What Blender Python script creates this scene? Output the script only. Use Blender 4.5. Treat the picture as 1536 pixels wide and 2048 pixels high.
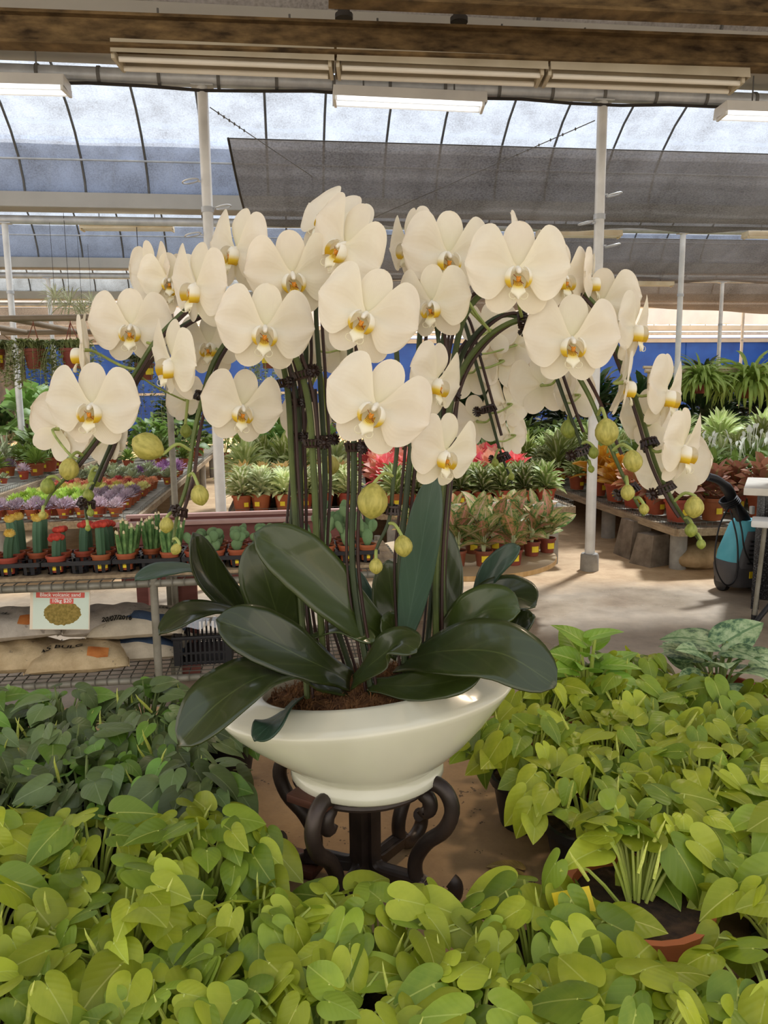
import bpy, bmesh, math, random
from mathutils import Vector as V, Matrix as M
R = math.radians
random.seed(11)
sc = bpy.context.scene
for o in list(bpy.data.objects): bpy.data.objects.remove(o)
COL = sc.collection
# ------------------------------------------------------------------ camera
FPX = 1540.0; PITCH = R(8.66); ROLL = R(0.7); CAM = V((0, 0, 1.5))
fw = V((0, math.cos(PITCH), -math.sin(PITCH)))
_r0 = V((1, 0, 0)); _u0 = _r0.cross(fw)
rt = _r0 * math.cos(ROLL) - _u0 * math.sin(ROLL); upv = rt.cross(fw)
cd = bpy.data.cameras.new('camera'); cam = bpy.data.objects.new('camera', cd); COL.objects.link(cam)
cd.sensor_fit = 'VERTICAL'; cd.sensor_height = 36; cd.sensor_width = 27; cd.lens = 36 * FPX / 2048
cd.clip_start = 0.02; cd.clip_end = 300
mm = M((rt, upv, -fw)).transposed().to_4x4(); mm.translation = CAM; cam.matrix_world = mm
sc.camera = cam
# ------------------------------------------------------------------ sky, sun, exposure
w = bpy.data.worlds.new('sky'); sc.world = w; w.use_nodes = True
wn = w.node_tree; wn.nodes.clear()
bg = wn.nodes.new('ShaderNodeBackground'); wo = wn.nodes.new('ShaderNodeOutputWorld')
bg.inputs[0].default_value = (1.0, 0.93, 0.82, 1); bg.inputs[1].default_value = 1.8
wn.links.new(bg.outputs[0], wo.inputs[0])
sd = bpy.data.lights.new('sun', 'SUN'); sun = bpy.data.objects.new('sun', sd); COL.objects.link(sun)
sd.energy = 27.0; sd.angle = R(5); sd.color = (1, 0.87, 0.68)
sun.rotation_euler = (R(-24), R(20), 0); sun.location = (0, 10, 12)
vs = sc.view_settings
vs.view_transform = 'Standard'; vs.look = 'None'; vs.gamma = 1; vs.exposure = -0.06; vs.use_curve_mapping = False
# ------------------------------------------------------------------ placing helpers
def ray(x, y): return fw + rt * ((x - 768) / FPX) - upv * ((y - 1024) / FPX)
def at(x, y, Y):                     # the point at distance Y in front of the viewer that shows at a pixel
    d = ray(x, y); return CAM + d * (Y / d.y)
def atz(x, y, z):
    d = ray(x, y); return CAM + d * ((z - CAM.z) / d.z)
TH = R(7.3); OX, OY = -1.29, 6.03
def S(u, v, z=0):                    # greenhouse grid: u along the gutters, v along the aisles
    return V((OX + u * math.cos(TH) - v * math.sin(TH), OY + u * math.sin(TH) + v * math.cos(TH), z))
def rnd(a, b): return random.uniform(a, b)
def interp(t, tab):
    for (a, x), (b, y) in zip(tab, tab[1:]):
        if t <= b: return x + (y - x) * ((t - a) / (b - a) if b > a else 0)
    return tab[-1][1]
def crom(P, n):
    P = [V(p) for p in P]; Q = [P[0] * 2 - P[1]] + P + [P[-1] * 2 - P[-2]]; out = []
    for k in range(n):
        s = k / (n - 1) * (len(P) - 1); i = min(int(s), len(P) - 2); t = s - i
        a, b, c, d = Q[i:i + 4]
        out.append(0.5 * ((2 * b) + (c - a) * t + (2 * a - 5 * b + 4 * c - d) * t * t + (3 * b - a - 3 * c + d) * t ** 3))
    return out
# ------------------------------------------------------------------ mesh building
class MB:
    def __init__(s): s.v = []; s.f = []; s.uv = []
    def add(s, v, f, uv=None):
        n = len(s.v); s.v += [V(p) for p in v]; s.f += [tuple(i + n for i in q) for q in f]
        s.uv += uv if uv else [(0.5, 0.5)] * len(v); return s
    def box(s, c, d, b=0.0, rot=None):
        x, y, z = d[0] / 2, d[1] / 2, d[2] / 2; c = V(c)
        if b <= 0:
            vs_ = [(i * x, j * y, k * z) for i in (-1, 1) for j in (-1, 1) for k in (-1, 1)]
            fs = [(0, 1, 3, 2), (4, 6, 7, 5), (0, 4, 5, 1), (2, 3, 7, 6), (0, 2, 6, 4), (1, 5, 7, 3)]
        else:
            bm = bmesh.new(); bmesh.ops.create_cube(bm, size=1)
            bmesh.ops.scale(bm, vec=d, verts=bm.verts)
            bmesh.ops.bevel(bm, geom=bm.edges[:], offset=b, segments=2, affect='EDGES', profile=0.6)
            bm.verts.index_update(); vs_ = [tuple(v.co) for v in bm.verts]; fs = [tuple(v.index for v in f.verts) for f in bm.faces]; bm.free()
        if rot: vs_ = [rot @ V(p) for p in vs_]
        return s.add([V(p) + c for p in vs_], fs)
    def tube(s, P, r, n=8, caps=True, flat=1.0):
        P = [V(p) for p in P]; m = len(P); rr = r if isinstance(r, (list, tuple)) else [r] * m
        T = [(P[min(i + 1, m - 1)] - P[max(i - 1, 0)]).normalized() for i in range(m)]
        a = V((0, 0, 1)) if abs(T[0].z) < 0.9 else V((1, 0, 0))
        N = (a - T[0] * a.dot(T[0])).normalized(); vs_ = []; fs = []
        for i in range(m):
            N = (N - T[i] * N.dot(T[i])).normalized(); B = T[i].cross(N)
            for k in range(n):
                t = 2 * math.pi * k / n; vs_.append(P[i] + (N * math.cos(t) + B * (math.sin(t) * flat)) * rr[i])
        for i in range(m - 1):
            for k in range(n): fs.append((i * n + k, i * n + (k + 1) % n, (i + 1) * n + (k + 1) % n, (i + 1) * n + k))
        if caps: fs += [tuple(range(n - 1, -1, -1)), tuple((m - 1) * n + k for k in range(n))]
        return s.add(vs_, fs)
    def lathe(s, prof, n=16, c=(0, 0, 0), sx=1, sy=1, caps=False):
        vs_ = []; fs = []; c = V(c)
        for r, z in prof:
            for k in range(n): t = 2 * math.pi * k / n; vs_.append(c + V((r * math.cos(t) * sx, r * math.sin(t) * sy, z)))
        for i in range(len(prof) - 1):
            for k in range(n): fs.append((i * n + k, i * n + (k + 1) % n, (i + 1) * n + (k + 1) % n, (i + 1) * n + k))
        if caps: fs += [tuple(range(n - 1, -1, -1)), tuple((len(prof) - 1) * n + k for k in range(n))]
        return s.add(vs_, fs)
    def ell(s, c, d, n=10, m=6, rot=None):
        prof = [(math.cos(a), math.sin(a)) for a in [math.pi * (i / m - 0.5) for i in range(m + 1)]]
        b = MB().lathe([(max(r, 0.001), z) for r, z in prof], n)
        vv = [V((p.x * d[0], p.y * d[1], p.z * d[2])) for p in b.v]
        if rot: vv = [rot @ p for p in vv]
        return s.add([p + V(c) for p in vv], b.f)
    def grid(s, fn, nu, nw):
        vs_ = []; uv = []; fs = []
        for i in range(nu + 1):
            for j in range(nw + 1):
                u = i / nu; q = -1 + 2 * j / nw; vs_.append(fn(u, q)); uv.append((j / nw, u))
        for i in range(nu):
            for j in range(nw): a = i * (nw + 1) + j; fs.append((a, a + 1, a + nw + 2, a + nw + 1))
        return s.add(vs_, fs, uv)
    def bar(s, a, b, wd, hg=None, up=(0, 0, 1)):
        a = V(a); b = V(b); hg = hg or wd; t = (b - a).normalized(); u = V(up)
        if abs(t.dot(u)) > 0.95: u = V((1, 0, 0))
        x = t.cross(u).normalized() * wd / 2; y = x.cross(t).normalized() * hg / 2
        vs_ = [p + i * x + j * y for p in (a, b) for i, j in ((-1, -1), (1, -1), (1, 1), (-1, 1))]
        return s.add(vs_, [(3, 2, 1, 0), (4, 5, 6, 7), (0, 1, 5, 4), (1, 2, 6, 5), (2, 3, 7, 6), (3, 0, 4, 7)])
    def shift(s, d): d = V(d); s.v = [p + d for p in s.v]; return s
    def mesh(s, name, mat, smooth=True):
        me = bpy.data.meshes.new(name); me.from_pydata(s.v, [], s.f)
        l = me.uv_layers.new(name='uv'); idx = [0] * len(me.loops); me.loops.foreach_get('vertex_index', idx)
        flat = [c for i in idx for c in s.uv[i]]; l.data.foreach_set('uv', flat)
        for m_ in (mat if isinstance(mat, (list, tuple)) else [mat]): me.materials.append(m_)
        if smooth:
            me.polygons.foreach_set('use_smooth', [True] * len(me.polygons))
            if smooth != 'all': me.set_sharp_from_angle(angle=R(42))
        me.update(); return me
def ob(name, me, parent=None, loc=None, rotz=None, mat=None):
    o = bpy.data.objects.new(name, me); COL.objects.link(o)
    if parent: o.parent = parent
    if mat is not None: o.matrix_basis = mat
    if loc is not None: o.location = loc
    if rotz is not None: o.rotation_euler = (0, 0, rotz)
    return o
def tag(o, label=None, cat=None, group=None, kind=None):
    if label: o['label'] = label
    if cat: o['category'] = cat
    if group: o['group'] = group
    if kind: o['kind'] = kind
    return o
def thing(name, label, cat, loc=(0, 0, 0), rotz=0, group=None):
    o = bpy.data.objects.new(name, None); COL.objects.link(o); o.empty_display_size = 0.05
    o.location = loc; o.rotation_euler = (0, 0, rotz); return tag(o, label, cat, group)
KIDS = {}
def kids(o):
    return [c for c in bpy.data.objects if c.parent == o]
def dup(root, loc, rotz=0, scale=1, label=None, group=None, tree=None):
    r = root.copy(); COL.objects.link(r); r.location = loc; r.rotation_euler = (0, 0, rotz); r.scale = (scale,) * 3
    if label: r['label'] = label
    if group: r['group'] = group
    for ch, subs in tree:
        c = ch.copy(); COL.objects.link(c); c.parent = r
        for g in subs: d = g.copy(); COL.objects.link(d); d.parent = c
    return r
def tree_of(root): return [(c, kids(c)) for c in kids(root)]
# ------------------------------------------------------------------ materials
def lin(c):
    if isinstance(c, str): c = [int(c[i:i + 2], 16) / 255 for i in (0, 2, 4)]
    return tuple(x / 12.92 if x <= 0.04045 else ((x + 0.055) / 1.055) ** 2.4 for x in c) + (1,)
class NT:
    def __init__(s, name):
        s.m = bpy.data.materials.new(name); s.m.use_nodes = True; s.t = s.m.node_tree; s.t.nodes.clear()
        s.out = s.n('ShaderNodeOutputMaterial')
    def n(s, ty, **k):
        q = s.t.nodes.new(ty)
        for a, b in k.items(): setattr(q, a, b)
        return q
    def l(s, a, b): s.t.links.new(a, b)
    def mix(s, fac, a, b, mode='MIX'):
        q = s.n('ShaderNodeMix', data_type='RGBA', blend_type=mode)
        for sock, val in ((q.inputs[0], fac), (q.inputs[6], a), (q.inputs[7], b)):
            if hasattr(val, 'is_output'): s.l(val, sock)
            else: sock.default_value = val
        return q.outputs[2]
    def math(s, op, a, b=0.0, c=None):
        q = s.n('ShaderNodeMath', operation=op)
        for i, val in enumerate((a, b, c)):
            if val is None: continue
            if hasattr(val, 'is_output'): s.l(val, q.inputs[i])
            else: q.inputs[i].default_value = val
        return q.outputs[0]
    def noise(s, scale, detail=4, vec=None, rough=0.55):
        q = s.n('ShaderNodeTexNoise'); q.inputs['Scale'].default_value = scale; q.inputs['Detail'].default_value = detail
        q.inputs['Roughness'].default_value = rough
        if vec is not None: s.l(vec, q.inputs['Vector'])
        return q.outputs[0]
    def ramp(s, fac, stops):
        q = s.n('ShaderNodeValToRGB'); e = q.color_ramp.elements
        while len(e) < len(stops): e.new(0.5)
        for i, (p, c) in enumerate(stops): e[i].position = p; e[i].color = c
        s.l(fac, q.inputs[0]); return q.outputs[0]
def finish(t, col, rough=0.6, metal=0.0, spec=0.5, transl=0.0, bump=None, bstr=0.2, coat=0.0, tcol=None, bdist=0.01):
    p = t.n('ShaderNodeBsdfPrincipled')
    for k, v_ in (('Base Color', col), ('Roughness', rough), ('Metallic', metal)):
        if hasattr(v_, 'is_output'): t.l(v_, p.inputs[k])
        else: p.inputs[k].default_value = v_
    p.inputs['Specular IOR Level'].default_value = spec; p.inputs['Coat Weight'].default_value = coat
    p.inputs['Coat Roughness'].default_value = 0.08
    if bump is not None:
        b = t.n('ShaderNodeBump'); b.inputs['Strength'].default_value = bstr; b.inputs['Distance'].default_value = bdist
        t.l(bump, b.inputs['Height']); t.l(b.outputs[0], p.inputs['Normal'])
    sh = p.outputs[0]
    if transl > 0:
        tr = t.n('ShaderNodeBsdfTranslucent'); mx = t.n('ShaderNodeMixShader'); mx.inputs[0].default_value = transl
        c = tcol if tcol is not None else col
        if hasattr(c, 'is_output'): t.l(c, tr.inputs[0])
        else: tr.inputs[0].default_value = c
        t.l(sh, mx.inputs[1]); t.l(tr.outputs[0], mx.inputs[2]); sh = mx.outputs[0]
    t.l(sh, t.out.inputs[0]); return t.m
def objrand(t, col, hue=0.02, val=0.25):
    oi = t.n('ShaderNodeObjectInfo'); h = t.n('ShaderNodeHueSaturation')
    t.l(t.math('MULTIPLY_ADD', oi.outputs['Random'], hue * 2, 0.5 - hue), h.inputs['Hue'])
    r2 = t.math('FRACT', t.math('MULTIPLY', oi.outputs['Random'], 7.31))
    t.l(t.math('MULTIPLY_ADD', r2, val * 2, 1 - val), h.inputs['Value'])
    if hasattr(col, 'is_output'): t.l(col, h.inputs['Color'])
    else: h.inputs['Color'].default_value = col
    return h.outputs[0]
def pmat(name, c1, c2=None, scale=8, rough=0.6, metal=0.0, spec=0.4, bump=0.0, transl=0.0, rand=0.0, coat=0.0, detail=5, lo=0.35, hi=0.65, stretch=None, bdist=0.01):
    t = NT(name); tc = t.n('ShaderNodeTexCoord'); vec = tc.outputs['Object']
    if stretch:
        mp = t.n('ShaderNodeMapping'); mp.inputs['Scale'].default_value = stretch; t.l(vec, mp.inputs[0]); vec = mp.outputs[0]
    nz = t.noise(scale, detail, vec)
    col = t.ramp(nz, [(lo, lin(c1)), (hi, lin(c2 or c1))])
    if rand: col = objrand(t, col, 0.012, rand)
    return finish(t, col, rough, metal, spec, transl, nz if bump else None, bump, coat, bdist=bdist)
def leafmat(name, c1, c2, rib, rough=0.45, transl=0.3, hue=0.02, val=0.2, veins=14, noise=3.0, spec=0.4, ribw=0.022, back=None, bstr=0.25, coat=0, ribmix=0.55, vmix=0.13):
    # c1/c2 mix over noise and from leaf to leaf; rib = midrib colour; UV.x across, UV.y along
    t = NT(name); tc = t.n('ShaderNodeTexCoord'); sp = t.n('ShaderNodeSeparateXYZ'); t.l(tc.outputs['UV'], sp.inputs[0])
    ax = t.math('ABSOLUTE', t.math('SUBTRACT', sp.outputs[0], 0.5))
    oi = t.n('ShaderNodeObjectInfo')
    nz = t.noise(noise, 3, tc.outputs['UV'])
    f = t.math('ADD', t.math('MULTIPLY', nz, 0.7), t.math('MULTIPLY_ADD', oi.outputs['Random'], 0.8, -0.25))
    col = t.ramp(f, [(0.2, lin(c1)), (0.8, lin(c2))])
    ribf = t.math('LESS_THAN', ax, ribw)
    sv = t.math('SINE', t.math('MULTIPLY_ADD', ax, -veins * 5.0, t.math('MULTIPLY', sp.outputs[1], veins * 6.28)))
    col = t.mix(t.math('MULTIPLY', ribf, ribmix), col, lin(rib))
    col = t.mix(t.math('MULTIPLY', t.math('GREATER_THAN', sv, 0.86), vmix), col, lin(rib))
    col = objrand(t, col, hue, val)
    hgt = t.math('ADD', t.math('MULTIPLY', sv, 0.3), t.math('MULTIPLY', ribf, -1.5))
    return finish(t, col, rough, 0, spec, transl, hgt, bstr, coat, bdist=0.002)
# ================================================================== the setting
def film(name, tint, transp, body, stripes=True, scale=3.0, weave=60):
    t = NT(name); tc = t.n('ShaderNodeTexCoord'); sp = t.n('ShaderNodeSeparateXYZ'); t.l(tc.outputs['Object'], sp.inputs[0])
    nz = t.noise(scale, 3, tc.outputs['Object']); fine = t.noise(weave, 2, tc.outputs['Object'])
    tr = t.n('ShaderNodeBsdfTransparent'); tl = t.n('ShaderNodeBsdfTranslucent'); df = t.n('ShaderNodeBsdfDiffuse')
    tr.inputs[0].default_value = lin(tint)
    f = t.math('ADD', t.math('MULTIPLY', nz, 0.35), t.math('MULTIPLY', fine, 0.35))
    col = t.ramp(f, [(0.2, lin(body)), (0.5, lin(tint))])
    t.l(col, tl.inputs[0]); t.l(col, df.inputs[0])
    m1 = t.n('ShaderNodeMixShader'); m1.inputs[0].default_value = 0.78; t.l(tl.outputs[0], m1.inputs[1]); t.l(df.outputs[0], m1.inputs[2])
    m2 = t.n('ShaderNodeMixShader')
    o = t.math('MULTIPLY_ADD', t.math('SUBTRACT', f, 0.35), 1.0, transp)
    if stripes:                                                # sewn seams of the sheet run along the gutters
        wv = t.math('SINE', t.math('MULTIPLY_ADD', nz, 1.6, t.math('MULTIPLY', sp.outputs[1], 9.0)))
        o = t.math('ADD', o, t.math('MULTIPLY', t.math('GREATER_THAN', wv, 0.975), 0.3))
    t.l(o, m2.inputs[0])
    t.l(m1.outputs[0], m2.inputs[1]); t.l(tr.outputs[0], m2.inputs[2]); t.l(m2.outputs[0], t.out.inputs[0])
    return t.m
M_film = film('roof_film', 'bccdea', 0.27, '747b8a')
M_film_dim = film('roof_film_weathered', 'a4b0c0', 0.16, '666a70')
M_white = film('white_tarpaulin', 'ffffff', 0.45, 'e8eaee', False, 1.2, 20)
M_net = film('shade_net', 'a8a19b', 0.32, '4c4642', False, 0.8, 45)
ORDN = ['first', 'second']
M_cloth = film('shade_cloth', 'b4b5bb', 0.42, '85868b', False, 1.2, 50)
M_netd = film('shade_net_double', '6f6a66', 0.10, '35312f', False, 0.8, 45)
M_tarp = pmat('white_sheet', 'c3c9d4', 'd9dde6', 1.0, 0.6, transl=0.1)
M_gut = pmat('gutter_grey', 'a8a49c', 'b5b1a8', 1.5, 0.6)
M_pipe = pmat('galvanised_pipe', 'b9bcc0', 'd4d6d8', 6, 0.42, 0.35, bump=0.05)
M_rib = pmat('rib_steel', '5b5a58', '716f6b', 4, 0.6, 0.2)
M_pole = pmat('pole_white', 'd6d6d4', 'ebebe9', 5, 0.4, 0.15)
M_rust = pmat('rusty_steel', '32230f', '866d48', 7, 0.85, 0.0, bump=0.5, stretch=(1, 1, 3), lo=0.3, hi=0.72)
M_fix = pmat('lamp_housing', 'b3a78f', 'c8bda6', 3, 0.5)
M_fixw = pmat('lamp_housing_white', 'e4e4e2', 'f2f2ef', 3, 0.45)
M_fixold = pmat('lamp_housing_yellowed', 'd9c6a0', 'efe2c6', 3, 0.5)
M_tubeoff = pmat('tube_glass_unlit', 'e6dfd0', 'efe9dc', 3, 0.2)
_t = NT('tube_lit'); _e = _t.n('ShaderNodeEmission'); _e.inputs[0].default_value = (1, 0.98, 0.95, 1); _e.inputs[1].default_value = 2.2
_t.l(_e.outputs[0], _t.out.inputs[0]); M_tubeon = _t.m
M_dark = pmat('dark_metal', '2b2724', '3a3531', 5, 0.6)
M_black = pmat('black_plastic', '17171a', '232326', 4, 0.45)
M_terra = pmat('terracotta_plastic', '9c4d30', 'b35c3b', 6, 0.55, rand=0.08)
M_terra2 = pmat('brown_plastic', '7a3d2a', '8a4630', 6, 0.5, rand=0.08)
M_soil = pmat('potting_soil', '2b2019', '4a3727', 60, 0.95, bump=0.6)
M_conc = pmat('concrete_leg', '8d8982', 'a7a39b', 9, 0.85, bump=0.1)
M_wood = pmat('weathered_board', '8e7b62', 'b09b7d', 6, 0.8, stretch=(8, 1, 8), bump=0.15)
M_zinc = pmat('dull_zinc', '7e7a6c', '9b978a', 10, 0.55, 0.4)
M_wire = pmat('wire', '5a574f', '6e6b62', 10, 0.5, 0.5)
M_yel = pmat('yellow_label', 'e8c81c', 'f2d733', 4, 0.5)
M_ink = pmat('black_ink', '15140f', '201e18', 4, 0.6)
# floor: poured concrete, tan further in, grey and damp-smooth in the near aisle
t = NT('concrete_floor'); tc = t.n('ShaderNodeTexCoord'); sp = t.n('ShaderNodeSeparateXYZ'); t.l(tc.outputs['Object'], sp.inputs[0])
n1 = t.noise(0.9, 6, tc.outputs['Object']); n2 = t.noise(5.0, 6, tc.outputs['Object'], 0.7)
tan = t.ramp(n2, [(0.3, lin('b5916a')), (0.7, lin('d8b98f'))]); gry = t.ramp(n2, [(0.3, lin('948572')), (0.7, lin('b8a791'))])
msk = t.ramp(t.math('MULTIPLY_ADD', n1, 1.6, t.math('MULTIPLY_ADD', sp.outputs[1], 1.0, -6.2)), [(0.25, (0, 0, 0, 1)), (0.75, (1, 1, 1, 1))])
rg = t.ramp(n1, [(0.4, (0.16, 0.16, 0.16, 1)), (0.66, (0.6, 0.6, 0.6, 1))])
M_floor = finish(t, t.mix(msk, gry, tan), t.mix(msk, rg, (0.62, 0.62, 0.62, 1)), 0, 0.5, bump=n2, bstr=0.06)
me = MB().box(S(5, 10, -0.05), (46, 44, 0.1)).mesh('floor', M_floor)
tag(ob('floor', me), kind='structure')
M_blue = pmat('blue_sheet', '1c4fae', '2a63c6', 1.2, 0.5, bump=0.1, transl=0.45)
M_bluew = pmat('blue_sheet_wall', '1a4296', '2252ac', 1.2, 0.5, bump=0.1)
M_lw = pmat('dark_side_wall', '2c2621', '4b4037', 1.5, 0.9, bump=0.3)
def swall(name, u0, v0, u1, v1, z0, z1, m, th=0.06):
    a = S(u0, v0, z0); b = S(u1, v1, z0); o = MB(); c = (a + b) / 2; L = (b - a).length
    ang = math.atan2(b.y - a.y, b.x - a.x)
    o.box((0, 0, (z0 + z1) / 2), (L, th, z1 - z0)); q = ob(name, o.mesh(name, m), loc=(c.x, c.y, 0), rotz=ang); return tag(q, kind='structure')
wb = swall('wall_back', -9, 24.3, 21, 24.3, 0, 3.66, M_bluew)
swall('wall_left', -8.9, 3, -8.9, 24.2, 0, 3.66, M_lw)
swall('wall_right', 21, 3, 21, 24.2, 0, 3.66, M_bluew)
# seams and posts of the blue wall, and the grey rail across it
for k in range(12): ob('seam', MB().box((-14 + 2.5 * k, -0.05, 1.83), (0.03, 0.03, 3.6)).mesh('seam', M_blue), wb)
ob('rail', MB().box((0, -0.08, 3.55), (29.8, 0.06, 0.16)).mesh('rail', M_gut), wb)
ob('rail', MB().box((0, -0.07, 1.62), (29.8, 0.05, 0.09)).mesh('rail', M_gut), wb)
# ---- roof spans: film over arched ribs, gutters between spans
ROWS = [0, 4.76, 9.52, 14.28, 19.04, 23.8]
UL, UR = -9.0, 21.0
def arch(v0, v1, h=1.35, n=16, base=4.02):
    return [(v0 + (v1 - v0) * (0.5 - 0.5 * math.cos(math.pi * i / n)), base + h * math.sin(math.pi * i / n)) for i in range(n + 1)]
def span(v0, v1, m, ribs, nm='ceiling'):
    pr = arch(v0, v1); o = MB(); nu = 30; fs = []; vsv = []
    for i, (v, z) in enumerate(pr):
        for k in range(nu + 1): p = S(UL + (UR - UL) * k / nu, v, z); vsv.append((UL + (UR - UL) * k / nu, v, z))
    for i in range(len(pr) - 1):
        for k in range(nu): a = i * (nu + 1) + k; fs.append((a, a + 1, a + nu + 2, a + nu + 1))
    o.add(vsv, fs); q = ob(nm, o.mesh(nm, m), loc=(OX, OY, 0), rotz=TH); tag(q, kind='structure')
    for u in ribs:
        ob('rib', MB().tube([(u, v, z - 0.02) for v, z in pr], 0.016, 6).mesh('rib', M_rib), q)
    for v, z in (pr[11], pr[14]):
        ob('purlin', MB().tube([(UL, v, z - 0.045), (UR, v, z - 0.045)], 0.014, 6).mesh('purlin', M_pipe), q)
    return q
def ribset(u0, u1, st=0.77): return [u0 + st * k + 0.06 * math.sin(3.1 * k) for k in range(int((u1 - u0) / st))]
span(-4.76, 0, M_netd, ribset(-5, 7, 1.5))
span(-9.52, -4.76, M_film, [])
for i in range(5):
    span(ROWS[i], ROWS[i + 1], [M_film, M_film, M_film_dim, M_white, M_white][i], ribset(*[(-5, 7), (-7, 10), (-8.6, 13), (-8.6, 16), (-8.6, 20)][i]))
def gutter(v, n, near=0.55):
    o = MB(); zt = 3.92; near = 0.55 if v <= 0 else 0.3
    o.box((6, v - near / 2 + 0.1, zt), (30, near, 0.03)).box((6, v - near + 0.1, zt + 0.08), (30, 0.02, 0.18)).box((6, v + 0.1, zt + 0.08), (30, 0.02, 0.18))
    q = ob('trim_%d' % n, o.mesh('trim', M_gut), loc=(OX, OY, 0), rotz=TH); tag(q, kind='structure')
    ob('gutter_pipe', MB().tube([(UL, v, 3.79), (UR, v, 3.79)], 0.055, 12).mesh('gutter_pipe', M_pipe), q)
    if n == 1:
        for k in range(26):
            u = -4.5 + 0.42 * k
            ob('strap', MB().lathe([(0.058, -0.012), (0.062, -0.012), (0.062, 0.012), (0.058, 0.012)], 14).mesh('strap', M_rib), q, mat=M.Translation((u, v, 3.79)) @ M.Rotation(R(90), 4, 'Y'))
        ob('cable', MB().tube([(-4 + 0.4 * k, v - 0.03, 3.715 + 0.012 * math.sin(k * 1.7)) for k in range(28)], 0.012, 6).mesh('cable', M_dark), q)
for n, v in enumerate(ROWS): gutter(v, n + 1)
gutter(-4.76, 7)
# ---- poles
PLAB = ['left', 'right']
def pole(u, v, label, r=0.042, rings=(), foot=True):
    p = S(u, v); t_ = thing('support_pole', label, 'pole', p, TH, 'white steel roof poles')
    o = MB().tube([(0, 0, 0.0), (0, 0, 1.9)], r, 14).tube([(0, 0, 1.9), (0, 0, 3.745)], r * 0.94, 14); ob('shaft', o.mesh('shaft', M_pole), t_)
    ob('collar', MB().lathe([(r * 0.9, 2.86), (r * 1.12, 2.86), (r * 1.12, 2.9), (r * 0.9, 2.9)], 14).mesh('collar', M_pipe), t_)
    if foot: ob('foot', MB().lathe([(0.001, 0), (0.078, 0), (0.075, 0.13), (0.068, 0.145), (r, 0.145)], 18).mesh('foot', M_conc), t_)
    ob('cap', MB().box((0, 0, 3.742), (0.16, 0.1, 0.014), 0.004).mesh('cap', M_pipe), t_)
    for z, side in rings:
        c = V((side * 0.115, -0.01, z)); pts = [c + V((0.058 * math.cos(a), 0.058 * math.sin(a), 0.012 * math.cos(a))) for a in [2 * math.pi * k / 18 for k in range(19)]]
        ob('ring_hook', MB().tube(pts, 0.006, 6, False).bar((side * r, -0.01, z), (side * 0.06, -0.01, z), 0.012).mesh('ring_hook', M_pipe), t_)
    return t_
RG = ((3.12, -1), (2.95, 1), (2.77, -1), (2.6, 1), (2.42, -1))
pole(0, 0, 'tall white pole left of the orchid, with small ring hooks', rings=((3.08, -1), (2.9, 1), (2.7, -1)))
pole(3.06, 0, 'tall white pole right of the orchid standing in a grey foot, with ring hooks', rings=((3.05, 1), (2.83, -1), (2.66, 1), (2.44, -1), (2.26, 1)))
pole(-2.97, 4.76, 'white pole at the left edge behind the hanging baskets', rings=((2.2, 1),))
pole(6.3, 4.76, 'white pole in the second row, right of the orchid beside the ferns')
pole(-3.8, 9.52, 'thin far white pole behind the hanging air plants')
pole(9.75, 9.52, 'thin white pole standing among the ferns on the right')
pole(13.3, 14.4, 'farthest thin white pole right, in front of the blue wall', foot=False)
pole(-7.0, 9.52, 'thin far white pole at the left, in front of the blue wall')
# guy chains from the pole heads
def chain(a, b, label):
    a = V(a); b = V(b); t_ = thing('guy_wire', label, 'wire', a)
    pts = [a + (b - a) * s for s in [i / 8 for i in range(9)]]
    ob('wire', MB().tube([p - a for p in pts], 0.004, 5).mesh('wire', M_rib), t_)
    for k in range(6):
        c = (b - a) * (0.05 + 0.035 * k)
        ob('link', MB().ell(c, (0.008, 0.008, 0.014), 6, 4).mesh('link', M_rib), t_)
chain(S(0.05, 0, 3.6), S(1.0, 3.4, 4.0), 'thin guy wire with links from the left pole to the shade net')
chain(S(3.0, 0, 3.6), S(1.6, 4.5, 3.75), 'thin guy wire with links running left from the right pole')
# ---- shade nets
def net(c, nu, nv, sag, label, m):
    A, B, C_, D_ = [V(p) for p in c]       # top left, top right, bottom right, bottom left
    o = MB(); L = (A + B + C_ + D_) / 4
    def fn(u, q):
        q = (q + 1) / 2; p = (A * (1 - q) + B * q) * (1 - u) + (D_ * (1 - q) + C_ * q) * u
        return p - L + V((0, 0, -sag * math.sin(math.pi * u) * (0.75 + 0.25 * math.sin(q * 9.0)) - 0.03 * math.sin(q * 31) * u))
    o.grid(fn, nu, nv); q = thing('shade_net', label, 'shade net', L)
    ob('net', o.mesh('net', m), q)
    ob('hem', MB().tube([fn(i / 12, -1) for i in range(13)], 0.014, 6).mesh('hem', M_dark), q)
    ob('top_wire', MB().tube([fn(0, -1 + i / 6) for i in range(13)], 0.006, 5).mesh('top_wire', M_dark), q)
    return q
def nets(v0, uL, uR, zt, label, m=None, vt=2.6, zb=3.7, sag=0.12):
    return net((S(uL, v0 + vt, zt), S(uR, v0 + vt, zt), S(uR, v0 + 4.4, zb), S(uL + 0.12, v0 + 4.4, zb)), 10, 40, sag, label, m or M_net)
_p = at(458, 281, 8.75); nets(0, (_p.x - OX) * math.cos(TH) + (_p.y - OY) * math.sin(TH), 9.5, _p.z - 0.02, 'wide dark shade net hung under the first roof span behind the flowers')
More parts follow.
